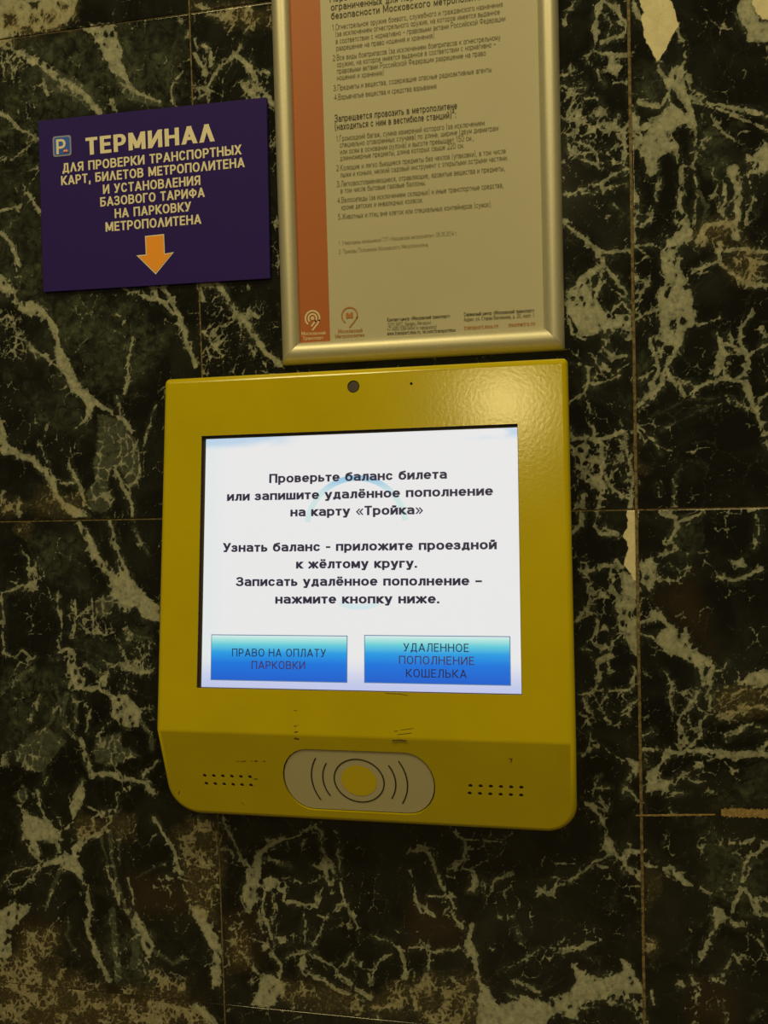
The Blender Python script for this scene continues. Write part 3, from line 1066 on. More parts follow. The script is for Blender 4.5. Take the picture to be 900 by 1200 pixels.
def marble_fields(xs, zs, seed):
    X, Y = np.meshgrid(xs, zs)
    # ragged outlines: warp the plane before measuring distances
    wx = X + 3.6 * fbm(X / 16, Y / 16, 3) + 1.5 * fbm(X / 4.5, Y / 4.5, 11, 3)
    wy = Y + 3.6 * fbm(X / 16, Y / 16, 5) + 1.5 * fbm(X / 4.5, Y / 4.5, 13, 3)
    f = np.full(X.shape, -9.0); br = f.copy(); dm = f.copy(); ho = f.copy()
    lace = np.zeros(X.shape); tan = lace.copy(); green = lace.copy(); brown = lace.copy()
    for k, w, P in STROKES:
        m = 14 if k in 'nbdNBDH' else 40
        i0, i1 = np.searchsorted(xs, (P[:, 0].min() - m, P[:, 0].max() + m))
        j0, j1 = np.searchsorted(zs, (P[:, 1].min() - m, P[:, 1].max() + m))
        if i1 - i0 < 1 or j1 - j0 < 1: continue
        s = (slice(j0, j1), slice(i0, i1))
        if w is not None:
            q = seg_field(wx[s], wy[s], P, (w[0] * .95, w[1] * .95))
        else:
            q = poly_field(wx[s], wy[s], P)
        if k in 'nN': f[s] = np.maximum(f[s], q)
        elif k in 'bB': br[s] = np.maximum(br[s], q)
        elif k in 'dD': dm[s] = np.maximum(dm[s], q)
        elif k == 'H': ho[s] = np.maximum(ho[s], q)
        else:
            q = np.clip(q / 26 + .45, 0, 1)
            T = {'l': lace, 't': tan, 'g': green, 'r': brown}[k]
            T[s] = np.maximum(T[s], q)
    # ragged, branching rims: ridged grain grows small tendrils out of the traced veins and eats into them
    rid = 1 - np.abs(fbm(X / 9 + 3 * fbm(X / 30, Y / 30, 61, 2), Y / 13, 23, 4, .62)) * 2.2
    ridf = 1 - np.abs(fbm(wx / 3.6, wy / 4.8, 27, 3, .6)) * 2.4
    near = np.clip(1 + f / 7, 0, 1)
    f = f - .50 + 1.1 * (rid - .35) * (.35 + .65 * near) + .55 * (ridf - .4) * near + .8 * fbm(X / 7, Y / 7, 21, 3)
    # dark inclusions inside the broad pale patches
    xi = X + 3 * fbm(X / 12, Y / 12, 83, 3); yi = Y + 3 * fbm(X / 12, Y / 12, 85, 3)
    incl = worley_near(xi / 9, yi / 13, 88)
    keep = np.clip(fbm(X / 24, Y / 24, 87, 2) * 2.5 + .25, 0, 1)
    f = np.minimum(f, (incl - .30 * keep) * 9)
    f = np.minimum(f, -ho + .5 * (ridf - .4))
    halo = np.clip(1 + np.maximum(f, dm - 2) / 6.5, 0, 1)
    # outside the studied area the stone goes on in the same manner
    out = np.clip(np.maximum.reduce([VX0 - X, X - VX1, VZ0 - Y, Y - VZ1]) / 30, 0, 1)
    q = fbm(X / 90, Y / 90, 40 + seed, 3)
    lace = np.maximum(lace, out * np.clip(.35 + q * 1.6, 0, 1))
    green = np.maximum(green, out * np.clip(.3 + fbm(X / 120, Y / 120, 50 + seed, 2) * 1.4, 0, 1))
    sx = X + 7 * fbm(X / 26, Y / 26, 91, 4, .65) + 2.5 * fbm(X / 6, Y / 6, 93, 3, .6) + seed * 31.7
    sy = Y + 7 * fbm(X / 26, Y / 26, 95, 4, .65) + 2.5 * fbm(X / 6, Y / 6, 97, 3, .6) + seed * 17.3
    e1 = worley_edge(sx / 16, sy / 22, seed) * 16
    e2 = worley_edge(sx / 6.5, sy / 9, seed + 5) * 6.5
    n1 = fbm(X / 22, Y / 22, 31 + seed, 3)
    patch = fbm(X / 30, Y / 30, 81 + seed, 4)
    lace = np.clip((lace + 1.1 * patch - .25) * 1.1, 0, 1) * (lace > .02)
    tan = np.clip((tan * 1.2 + .9 * patch - .25) * 1.2, 0, 1) * (tan > .02)
    green = np.clip(green * 1.1 + .8 * patch - .1, 0, 1) * (green > .02)
    green = np.maximum(green, halo * (.62 + 1.0 * fbm(X / 11, Y / 18, 77, 3)))
    dens = np.maximum(lace, tan)
    c1 = dens * (.35 + 2.2 * n1) + .9 * np.clip(n1 + .12, 0, 1) - .22 * (1 - dens) - e1
    c2 = (.9 * np.maximum(lace, tan * 1.2) * (.55 + n1 * 1.3)) - .25 - e2
    c2 = np.where(dens > .05, c2, -9)
    # hair cracks spreading from the veins
    e3 = worley_edge(sx / 11, sy / 15, seed + 21) * 11
    c3 = halo * .95 * (.72 + 1.5 * fbm(X / 14, Y / 14, 75, 2)) - .24 - e3
    c2 = np.maximum(c2, np.where(halo > .02, c3, -9))
    cr = np.maximum(c1, c2)
    big = out * ((1 - np.abs(fbm(wx / 75 + wy / 160, wy / 120, 60 + seed, 3)) * 3.2 - .86) * 16 + 4 * fbm(X / 40, Y / 40, 66, 2))
    f = np.maximum(f, np.maximum(cr, np.where(out > 0, big, -9)))
    # thin hair cracks everywhere, faint
    hair = .22 - worley_edge(sx / 34, sy / 44, seed + 9) * 34 + .5 * fbm(X / 30, Y / 30, 71, 2)
    dm = np.maximum(dm, hair - .3)
    return [np.clip(a, -4, 4).astype(np.float32).ravel() for a in (f, br, dm)] + [a.astype(np.float32).ravel() for a in (tan, green, brown)]

def marble_material():
    m = bpy.data.materials.new('green_black_marble')
    m.use_nodes = True
    nt, N, K, B = nodes_of(m)
    def at(n):
        a = N.new('ShaderNodeAttribute'); a.attribute_name = n
        return a.outputs['Fac']
    f, br, dm, tan, green, brown = (at(n) for n in ('vein', 'pale', 'dim', 'tan', 'green', 'brown'))
    fine = noise_node(nt, 420, 4, .65)
    fine_v = math_node(nt, 'SUBTRACT', fine.outputs['Fac'], .5)
    f2 = math_node(nt, 'ADD', f, math_node(nt, 'MULTIPLY', fine_v, 1.7))
    vein = smooth(nt, f2, -.26, .26)
    core = smooth(nt, f2, .2, 3.2)
    pale = smooth(nt, math_node(nt, 'ADD', br, math_node(nt, 'MULTIPLY', fine_v, 2.0)), -.5, .9)
    dim = smooth(nt, math_node(nt, 'ADD', dm, math_node(nt, 'MULTIPLY', fine_v, 5.0)), -.8, 1.6)
    tone = noise_node(nt, 14, 5, .6, .8)
    mott = noise_node(nt, 90, 5, .7, .6)
    grit = noise_node(nt, 240, 3, .7)
    cloud = noise_node(nt, 26, 6, .68, 1.6)
    # ground stone
    base = mixc(nt, ramp(nt, tone.outputs['Fac'], .42, .68), (.0042, .0046, .0046), (.017, .019, .017))
    base = mixc(nt, math_node(nt, 'MULTIPLY', green, math_node(nt, 'MULTIPLY', ramp(nt, mott.outputs['Fac'], .36, .66), ramp(nt, cloud.outputs['Fac'], .38, .60, (.12, .12, .12), (1.15, 1.15, 1.15))), clamp=True), base, (.072, .088, .064))
    base = mixc(nt, math_node(nt, 'MULTIPLY', brown, .7), base, (.034, .023, .013))
    tanspk = ramp(nt, grit.outputs['Fac'], .48, .66)
    tanspk = math_node(nt, 'MULTIPLY', tanspk, math_node(nt, 'MULTIPLY', tan, ramp(nt, mott.outputs['Fac'], .38, .62)), clamp=True)
    base = mixc(nt, math_node(nt, 'MULTIPLY', tan, .5), base, (.070, .060, .034))
    base = mixc(nt, math_node(nt, 'MULTIPLY', tanspk, .75), base, (.21, .175, .10))
    dcol = mixc(nt, ramp(nt, mott.outputs['Fac'], .3, .7), (.030, .038, .032), (.125, .145, .115))
    c = mixc(nt, math_node(nt, 'MULTIPLY', dim, .72), base, dcol)
    vcol = mixc(nt, ramp(nt, mott.outputs['Fac'], .30, .66), (.10, .122, .105), (.40, .41, .35))
    vcol = mixc(nt, math_node(nt, 'MULTIPLY', tan, .55), vcol, (.33, .27, .15))
    vcol = mixc(nt, ramp(nt, grit.outputs['Fac'], .30, .54, (1, 1, 1), (0, 0, 0)), vcol, mixc(nt, .6, vcol, (.03, .035, .02)))
    vcol = mixc(nt, math_node(nt, 'MULTIPLY', core, .35), vcol, (.50, .50, .42))
    vf = math_node(nt, 'MULTIPLY', vein, ramp(nt, tone.outputs['Fac'], .25, .5, (.72, .72, .72), (1, 1, 1)))
    c = mixc(nt, vf, c, vcol)
    pale = math_node(nt, 'MULTIPLY', pale, ramp(nt, fine.outputs['Fac'], .28, .42, (.6, .6, .6), (1, 1, 1)))
    c = mixc(nt, pale, c, mixc(nt, ramp(nt, mott.outputs['Fac'], .3, .7), (.62, .58, .44), (.80, .74, .56)))
    K.new(c, B.inputs['Base Color'])
    rg = mixc(nt, vein, (.09, .09, .09), (.15, .15, .15))
    K.new(rg, B.inputs['Roughness'])
    B.inputs['Specular IOR Level'].default_value = .5
    return m
MARBLE = marble_material()

GAPX = {0.0: .0010, .5: .0017}
GAPZ = {2.0973: .0007, 1.5: .0009, .8975: .00025}
def marble_slab(x0, x1, z0, z1, seed, parent, coarse_only):
    """polished slab: dense front face carrying the vein fields, plain rim, all one mesh"""
    mm = 1000
    x0 += GAPX.get(x0, .0012); x1 -= GAPX.get(x1, .0012); z0 += GAPZ.get(z0, .0009); z1 -= GAPZ.get(z1, .0009)
    fine = 1.4
    xs = axis_lines(x0 * mm, x1 * mm, VX0, VX1, fine, 2.8)
    zs = axis_lines(z0 * mm, z1 * mm, VZ0, VZ1, fine, 2.8)
    if coarse_only:
        xs = np.linspace(x0 * mm, x1 * mm, max(2, int((x1 - x0) * mm / 6)))
        zs = np.linspace(z0 * mm, z1 * mm, max(2, int((z1 - z0) * mm / 6)))
    nx, nz = len(xs), len(zs)
    X, Z = np.meshgrid(xs / mm, zs / mm)
    co = np.zeros((nx * nz, 3), np.float32)
    co[:, 0] = X.ravel(); co[:, 2] = Z.ravel()
    idx = np.arange(nx * nz).reshape(nz, nx)
    q = np.stack([idx[:-1, :-1], idx[:-1, 1:], idx[1:, 1:], idx[1:, :-1]], -1).reshape(-1, 4)
    ring = np.concatenate([idx[0, :], idx[1:, -1], idx[-1, -2::-1], idx[-2:0:-1, 0]])
    nr = len(ring)
    back = co[ring].copy(); back[:, 1] = .012
    bi = nx * nz + np.arange(nr)
    rn, bn = np.roll(ring, -1), np.roll(bi, -1)
    rim = np.stack([rn, ring, bi, bn], -1)
    allco = np.concatenate([co, back]); allq = np.concatenate([q, rim]).astype(np.int32)
    me = bpy.data.meshes.new('marble_slab')
    me.vertices.add(len(allco)); me.vertices.foreach_set('co', allco.ravel())
    me.loops.add(allq.size); me.loops.foreach_set('vertex_index', allq.ravel())
    me.polygons.add(len(allq))
    me.polygons.foreach_set('loop_start', np.arange(0, allq.size, 4, dtype=np.int32))
    me.update(calc_edges=True)
    F = marble_fields(xs, zs, seed)
    for nme, a in zip(('vein', 'pale', 'dim', 'tan', 'green', 'brown'), F):
        at = me.attributes.new(nme, 'FLOAT', 'POINT')
        full = np.concatenate([a, a[ring]]).astype(np.float32)
        at.data.foreach_set('value', full)
    me.materials.append(MARBLE)
    return link(bpy.data.objects.new('marble_slab', me), parent)

M_GROUT = mat('grout', (.20, .155, .075), .85)
nt, N, K, B = nodes_of(M_GROUT)
gn = noise_node(nt, 160, 4, .7)
K.new(mixc(nt, ramp(nt, gn.outputs['Fac'], .35, .65), (.045, .034, .016), (.24, .18, .09)), B.inputs['Base Color'])

bmw = bmesh.new()
box_bm(bmw, (-1.0, .012, 0.0), (1.5, .22, 2.9))
wall = bm_obj('wall_back', bmw, M_GROUT)
wall['kind'] = 'structure'
wall['label'] = 'wall faced with polished dark green and black veined marble slabs'
bmw = bmesh.new()
box_bm(bmw, (-1.0, .0006, 0.0), (1.5, .012, 2.9))
GROUT_Y = .0012
bm_obj('grout', bmw, M_GROUT, wall)
XC = [-1.0, -.5, 0.0, .5, 1.0, 1.5]
ZR = [0.0, .30, .8975, 1.5, 2.0973, 2.7, 2.9]
k = 0
for j in range(len(ZR) - 1):
    for i in range(len(XC) - 1):
        k += 1
        x0, x1, z0, z1 = XC[i] * 1e3, XC[i + 1] * 1e3, ZR[j] * 1e3, ZR[j + 1] * 1e3
        vis = x1 > VX0 and x0 < VX1 and z1 > VZ0 and z0 < VZ1
        marble_slab(XC[i], XC[i + 1], ZR[j], ZR[j + 1], k, wall, not vis)

# ------------------------------------------------------------------ floor of the hall (below the view)
M_FLOOR = mat('granite_floor', (.22, .19, .15), .35)
bmw = bmesh.new(); box_bm(bmw, (-4, -5, -.1), (5, .22, 0)); fl = bm_obj('floor', bmw, M_FLOOR); fl['kind'] = 'structure'

# repair filler smeared along a scratch in the right-hand slabs
M_FILL = mat('tan_filler', (.34, .24, .10), .8)
nt, N, K, B = nodes_of(M_FILL)
fn = noise_node(nt, 300, 4, .7)
K.new(mixc(nt, ramp(nt, fn.outputs['Fac'], .35, .65), (.16, .11, .045), (.36, .25, .11)), B.inputs['Base Color'])
def ragged_strip(name, pts, widths, y, material, parent, seed, thick=.0005, n=60):
    rnd = random.Random(seed)
    P = [on_wall(*p) for p in pts]
    top, bot = [], []
    L_ = [0]
    for a, b in zip(P, P[1:]): L_.append(L_[-1] + (b - a).length)
    for i in range(n + 1):
        s = L_[-1] * i / n
        j = max(q for q in range(len(P) - 1) if L_[q] <= s + 1e-9)
        t = (s - L_[j]) / (L_[j + 1] - L_[j])
        c = P[j].lerp(P[j + 1], t)
        w = (widths[j] + (widths[j + 1] - widths[j]) * t) / 1030 / 2
        top.append((c.x, c.z + w * rnd.uniform(.7, 1.25))); bot.append((c.x, c.z - w * rnd.uniform(.7, 1.25)))
    V = [(x, y - thick, z) for x, z in top] + [(x, y - thick, z) for x, z in bot] + [(x, y, z) for x, z in top] + [(x, y, z) for x, z in bot]
    m = n + 1
    F = []
    for i in range(n):
        F += [(i, m + i, m + i + 1, i + 1), (2 * m + i, i, i + 1, 2 * m + i + 1), (m + i, 3 * m + i, 3 * m + i + 1, m + i + 1)]
    F += [(0, 2 * m, 3 * m, m), (n, m + n, 3 * m + n, 2 * m + n)]
    return mesh_obj(name, V, F, material, parent)
ragged_strip('filler_strip', [(745, 955.5), (800, 955), (838, 954.5)], [1.6, 2.2, 1.4], 0, M_FILL, wall, 3)
ragged_strip('filler_strip', [(845, 952), (875, 953), (925, 953.5)], [9, 10, 9.5], 0, M_FILL, wall, 4)

# ------------------------------------------------------------------ purple wall sign
M_SIGN = mat('purple_vinyl', (.075, .026, .27), .75, spec=.2)
M_SIGN_EDGE = mat('sign_board_edge', (.045, .02, .12), .6)
M_CREAM = mat('cream_print', (.80, .76, .66), .5)
M_ORANGE = mat('orange_print', (.95, .36, .03), .5)
M_PBLUE = mat('blue_print', (.02, .12, .75), .5)
M_RED = mat('red_print', (.85, .08, .04), .5)
M_GREYP = mat('grey_print', (.28, .30, .55), .5)
SY = -.0042
sg = [on_wall(u, v, SY) for u, v in ((45, 143), (311, 113), (317.5, 327), (51, 341))]
# squared up rectangle through the four measured corners
sc_ = sum(sg, Vector()) / 4
sx = ((sg[1] - sg[0]) + (sg[2] - sg[3])) / 2
sign_w = sx.length; sx.normalize()
sz = Vector((-sx.z, 0, sx.x))
sign_h = (((sg[0] - sg[3]) + (sg[1] - sg[2])) / 2).dot(sz)
sign = empty('wall_sign', (sc_.x, 0, sc_.z - sign_h / 2), 'dark purple sign with cream Cyrillic lettering, blue P badge and orange arrow pointing down', 'sign')
def place_local(P, y): return Vector((P.x, y, P.z))
bmw = bmesh.new()
cs = [sc_ + sx * (a * sign_w / 2) + sz * (b * sign_h / 2) for a, b in ((-1, -1), (1, -1), (1, 1), (-1, 1))]
fr = [bmw.verts.new((c.x, SY, c.z)) for c in cs]; bk = [bmw.verts.new((c.x, 0, c.z)) for c in cs]
bmw.faces.new(fr); bmw.faces.new(bk[::-1])
for i in range(4): bmw.faces.new((fr[i], bk[i], bk[(i + 1) % 4], fr[(i + 1) % 4]))
nt, N, K, B = nodes_of(M_SIGN)
snz = noise_node(nt, 900, 3, .7)
K.new(mixc(nt, snz.outputs['Fac'], (.020, .009, .15), (.032, .014, .21)), B.inputs['Base Color'])
adopt(bm_obj('board', bmw, M_SIGN), sign)
def sline(s, a, b, cap, t, gap=.10, wk=.92):
    text_line('lettering', s, on_wall(a[0], a[1], SY), on_wall(b[0], b[1], SY), WN, cap / 1040, M_CREAM, sign, t=t, gap=gap, wk=wk)
sline('ТЕРМИНАΛ', (101, 182), (251.3, 165.6), 21.5, .185, .11, .9)
for s, a, b in [('ДΛЯ ПРОВЕРКИ ТРАНСПОРТНЫХ', (73.5, 202.5), (283, 180.8)),
                ('КАРТ, БИΛЕТОВ МЕТРОПОΛИТЕНА', (72, 217.3), (286.8, 195.8)),
                ('И УСТАНОВΛЕНИЯ', (121, 227.5), (235, 216.7)),
                ('БАЗОВОГО ТАРИФА', (117.8, 242.3), (240, 230.8)),
                ('НА ПАРКОВКУ', (134.7, 255.8), (224.2, 247.4)),
                ('МЕТРОПОΛИТЕНА', (124, 271.6), (236, 262.2))]:
    sline(s, a, b, 11.6, .165)
def flat_poly(name, pts3, normal, lift, material, parent):
    o = mesh_obj(name, [p + normal * lift for p in pts3], [tuple(range(len(pts3)))], material)
    f = o.data.polygons[0]
    if f.normal.dot(normal) < 0: o.data.flip_normals()
    return adopt(o, parent) if parent else o
ar = [(390, 530), (457, 523), (460, 592), (492, 586), (428, 665), (360, 598), (393, 595)]
arp = [on_wall(40 + x / 3, 100 + y / 3, SY) for x, y in ar]
ac = sum(arp, Vector()) / 7
flat_poly('arrow_outline', [ac + (p - ac) * 1.0 for p in arp], WN, .0003, M_CREAM, sign)
ar2 = [(393.5, 533.5), (454, 527), (457, 595.5), (484, 590.5), (428, 659), (369, 601.5), (396.5, 598)]
flat_poly('arrow', [on_wall(40 + x / 3, 100 + y / 3, SY) for x, y in ar2], WN, .0006, M_ORANGE, sign)
def rounded_quad(q, r=.12, n=4):
    out = []
    for i in range(4):
        p, a, b = q[i], q[i - 1], q[(i + 1) % 4]
        for k_ in range(n + 1):
            th = math.pi / 2 * k_ / n
            out.append(p + (a - p) * r * (1 - math.sin(th)) + (b - p) * r * (1 - math.cos(th)))
    return out
bq = [on_wall(u, v, SY) for u, v in ((61.8, 160.2), (83.2, 158.2), (84, 182), (62.5, 184.2))]
flat_poly('badge_rim', rounded_quad(bq), WN, .0003, M_GREYP, sign)
bc = sum(bq, Vector()) / 4
flat_poly('badge', rounded_quad([bc + (p - bc) * .84 for p in bq]), WN, .0006, M_PBLUE, sign)
text_line('badge_letter', 'P', on_wall(66.6, 181.2, SY), on_wall(77.6, 180.2, SY), WN, .0178, M_CREAM, sign, t=.16, lift=.0009)
cc = on_wall(77.6, 178.6, SY)
flat_poly('badge_disc', [cc + Vector((.0036 * math.cos(a), 0, .0036 * math.sin(a))) for a in [math.pi * i / 10 for i in range(11)]], WN, .0012, M_RED, sign)
text_line('logo_letter', 'М', on_wall(75.6, 178.3, SY), on_wall(79.6, 178, SY), WN, .0021, M_CREAM, sign, t=.18, lift=.0015)

# ------------------------------------------------------------------ poster in an aluminium snap frame
M_ALU = mat('brushed_aluminium', (.62, .60, .52), .46, metal=.6)
nt, N, K, B = nodes_of(M_ALU)
an = noise_node(nt, 500, 2, .5)
bump(nt, an.outputs['Fac'], .00005, .3)
K.new(mixc(nt, an.outputs['Fac'], (.50, .48, .41), (.66, .64, .55)), B.inputs['Base Color'])
M_PAPER = mat('cream_paper', (.60, .57, .47), .55)
nt, N, K, B = nodes_of(M_PAPER)
pn = noise_node(nt, 9, 3, .5)
K.new(mixc(nt, pn.outputs['Fac'], (.46, .44, .36), (.51, .49, .405)), B.inputs['Base Color'])
M_OBAR = mat('orange_band', (.42, .115, .03), .5)
M_TINK = mat('dark_ink', (.06, .055, .04), .6)
M_TINK2 = mat('grey_ink', (.155, .14, .095), .6)
M_TINK3 = mat('pale_ink', (.27, .25, .17), .6)
M_OINK = mat('orange_ink', (.42, .17, .04), .6)
FY = -.0045
fA, fB = on_wall(331.5, 426.5, FY), on_wall(662, 411.5, FY)
FZ0 = (fA.z + fB.z) / 2
FX0, FX1 = fA.x, fB.x
FZ1 = FZ0 + .548
PW = .0215
frame = empty('poster_frame', ((FX0 + FX1) / 2, 0, FZ0), 'brushed aluminium snap frame holding a rules poster with an orange band', 'frame')
prof = [(0, 0), (0, .0045), (.0012, .0078), (.0040, .0108), (.0085, .0125), (.0130, .0122), (.0170, .0102), (.0200, .0072), (PW, .0046), (PW, .0026), (PW - .002, .0026), (PW - .002, 0)]
def rail(c0, c1, inward, k=1.0, k0=1.0, k1=1.0, name='frame_rail'):
    """one mitred rail: c0, c1 outer corners (x,z); inward: unit (x,z)"""
    ax = Vector((c1[0] - c0[0], 0, c1[1] - c0[1])).normalized()
    V, Fc = [], []
    n = len(prof)
    for c, sgn in ((c0, 1), (c1, -1)):
        for w, h in prof:
            V.append(Vector((c[0] + inward[0] * w * k, -h, c[1] + inward[1] * w * k)) + ax * sgn * (w * (k0 if sgn > 0 else k1) + .00015))
    for i in range(n):
        j = (i + 1) % n
        Fc.append((i, j, n + j, n + i))
    Fc += [tuple(range(n))[::-1], tuple(range(n, 2 * n))]
    bm_ = bmesh.new()
    vs = [bm_.verts.new(v) for v in V]
    for f in Fc: bm_.faces.new([vs[i] for i in f])
    return adopt(bm_obj(name, bm_, M_ALU, None, math.radians(35)), frame)
rail((FX0, FZ0), (FX1, FZ0), (0, 1), 1.16); rail((FX1, FZ1), (FX0, FZ1), (0, -1))
rail((FX0, FZ1), (FX0, FZ0), (1, 0), 1, 1, 1.16); rail((FX1, FZ0), (FX1, FZ1), (-1, 0), 1, 1.16, 1)
PY = -.0026
bmw = bmesh.new(); box_bm(bmw, (FX0 + .004, PY, FZ0 + .004), (FX1 - .004, -.0004, FZ1 - .004))
poster = adopt(bm_obj('poster', bmw, M_PAPER), frame)
xa = on_wall(381, 200, PY).x
flat_poly('orange_band', [Vector((x, PY, z)) for x, z in ((FX0 + PW - .003, FZ0 + .006), (xa, FZ0 + .006), (xa, FZ1 - .006), (FX0 + PW - .003, FZ1 - .006))], WN, .0002, M_OBAR, poster)
def pline(s, a, b, cap, m=M_TINK2, t=.095, gap=.12, xh=.66):
    text_line('printed_line', s, on_wall(a[0], a[1], PY), on_wall(b[0], b[1], PY), WN, cap / 1030, m, poster, t=t, gap=gap, xh=xh, lift=.0004)
pline('Перечень предметов и веществ,', (386.5, 3), (528, -16), 8.8, M_TINK, .125)
pline('ограниченных для перевозки по', (387.8, 12.8), (530, -6), 8.8, M_TINK, .125)
pline('безопасности Московского метрополитена', (388.2, 23), (574, -1.5), 8.8, M_TINK, .125)
for s, a, b in [
 ('1.Огнестрельное оружие боевого, служебного и гражданского назначения', (389.3, 35.8), (589, 8)),
 ('(за исключением огнестрельного оружия, на которое имеется выданное', (393.2, 43.2), (585.8, 16.8)),
 ('в соответствии с нормативно – правовыми актами Российской Федерации', (393.7, 51.6), (592.3, 24.6)),
 ('разрешение на право ношения и хранения)', (394.3, 59.7), (508.8, 44.6)),
 ('2.Все виды боеприпасов (за исключением боеприпасов к огнестрельному', (390, 71.6), (586.5, 46.5)),
 ('оружию, на которое имеется выданное в соответствии с нормативно –', (395, 78.8), (581, 54.8)),
 ('правовыми актами Российской Федерации разрешение на право', (395, 86.6), (569.4, 65)),
 ('ношения и хранения)', (395, 94.3), (449.7, 88)),
 ('3.Предметы и вещества, содержащие опасные радиоактивные агенты', (391, 106.8), (576, 84.3)),
 ('4.Взрывчатые вещества и средства взрывания', (391.7, 117.6), (511.4, 103.8)),
 ('1.Громоздкий багаж, сумма измерений которого (за исключением', (394, 166), (567.9, 146.8)),
 ('специально оговоренных случаев) по длине, ширине (двум диаметрам', (398.4, 173), (583.9, 153)),
 ('или осям в основании рулона) и высоте превышает 150 см.,', (398.7, 181), (555.5, 164.5)),
 ('длинномерные предметы, длина которых свыше 220 см.', (398.7, 188.5), (544, 173.2)),
 ('2.Колющие и легко бьющиеся предметы без чехлов (упаковки), в том числе', (394.3, 200.5), (592.8, 179.7)),
 ('лыжи и коньки, мелкий садовый инструмент с открытыми острыми частями.', (399, 208), (595.4, 187.7)),
 ('3.Легковоспламеняющиеся, отравляющие, ядовитые вещества и предметы,', (395, 219.2), (591.7, 200)),
 ('в том числе бытовые газовые баллоны.', (399.4, 226.6), (499, 217)),
 ('4.Велосипеды (за исключением складных) и иные транспортные средства,', (395.6, 238.2), (590, 219.8)),
 ('кроме детских и инвалидных колясок.', (400.2, 246), (496.3, 237.2)),
 ('5.Животных и птиц вне клеток или специальных контейнеров (сумок).', (396.3, 257.5), (576.4, 242.2))]:
    pline(s, a, b, 6.8)
pline('Запрещается провозить в метрополитене', (392.4, 143.3), (535.7, 127.6), 8.8, M_TINK, .125)
pline('(находиться с ним в вестибюле станций)²:', (392.4, 152.8), (534.5, 138), 8.8, M_TINK, .125)
pline('1. Утверждены начальником ГУП «Московский метрополитен» 08.05.2014 г.', (397, 287.4), (536, 275.4), 5, M_TINK3)
pline('2. Приказы Положения Московского Метрополитена', (397, 297.5), (501.3, 288.8), 5, M_TINK3)
pline('Контакт-центр «Московский транспорт»', (453.8, 377), (527.6, 372.2), 4.6, M_TINK, .14)
pline('3210 (МТС, Билайн, Мегафон)', (454.7, 382.7), (505, 380), 4.4)
pline('+7 (495) 539-5454 (с городского)', (453.8, 388), (511.7, 385), 4.6, M_TINK)
pline('www.transport.mos.ru, vk.com/transportmos', (453.8, 393), (533.8, 388.8), 4.6, M_TINK, .13)
pline('Сервисный центр «Московский транспорт»', (543.8, 370.8), (626.4, 365.7), 4.6, M_TINK, .14)
pline('Адрес: ул. Старая Басманная, д. 20, корп. 1.', (543.8, 376.6), (627, 371.4), 4.6, M_TINK2, .13)
pline('transport.mos.ru', (543.8, 386.6), (583.9, 384.2), 5.2, M_OINK, .14)
pline('mosmetro.ru', (596, 383.2), (627, 381.4), 5.2, M_OINK, .14)
M_BANDINK = mat('band_cream_print', (.70, .62, .46), .5)
pline('Московский', (353.5, 393.2), (381.5, 392), 4.6, M_BANDINK, .13)
pline('Транспорт', (355, 398.8), (379, 397.6), 4.6, M_BANDINK, .13)
pline('Московский', (396.5, 390.5), (424.6, 389), 4.8, M_OINK, .14)
pline('Метрополитен', (393.3, 396.5), (427, 394.4), 4.8, M_OINK, .14)
def flat_strokes(name, strokes, normal, origin, ex, ez, width, material, parent, lift):
    V, Fc = [], []
    for closed, pts in strokes: stroke_quads(pts, width, closed, V, Fc)
    o = mesh_obj(name, [origin + ex * v.x + ez * v.y + normal * lift for v in V], Fc, material)
    bm_ = bmesh.new(); bm_.from_mesh(o.data)
    for f in bm_.faces:
        f.normal_update()
        if f.normal.dot(normal) < 0: f.normal_flip()
    bm_.to_mesh(o.data); bm_.free()
    return adopt(o, parent)
def circ(r, a0, a1, n=22):
    return [(r * math.cos(math.radians(a0 + (a1 - a0) * i / n)), r * math.sin(math.radians(a0 + (a1 - a0) * i / n))) for i in range(n + 1)]
EX, EZ = Vector((1, 0, 0)), Vector((0, 0, 1))
c1 = on_wall(366.3, 373, PY)
flat_strokes('transport_logo', [(True, circ(.0012, 0, 340, 12)), (False, circ(.0048, -45, 215)), (False, circ(.0085, -20, 225) ), (False, [(.0085 * math.cos(math.radians(-20)), .0085 * math.sin(math.radians(-20))), (.0055, -.0072), (0, -.0132)]), (False, [(.0034, -.0034), (-.001, -.0085)])], WN, c1, EX, EZ, .0019, M_BANDINK, poster, .0005)
c2 = on_wall(409.7, 369.8, PY)
flat_strokes('metro_logo', [(False, circ(.0092, -18, 232)), (False, [(.0088, -.0028), (.0055, -.0072), (0, -.0132)])], WN, c2, EX, EZ, .0015, M_OINK, poster, .0005)
text_line('logo_letter', 'М', on_wall(405.8, 373.4, PY), on_wall(413.8, 372.8, PY), WN, .0066, M_OINK, poster, t=.26, lift=.0005)

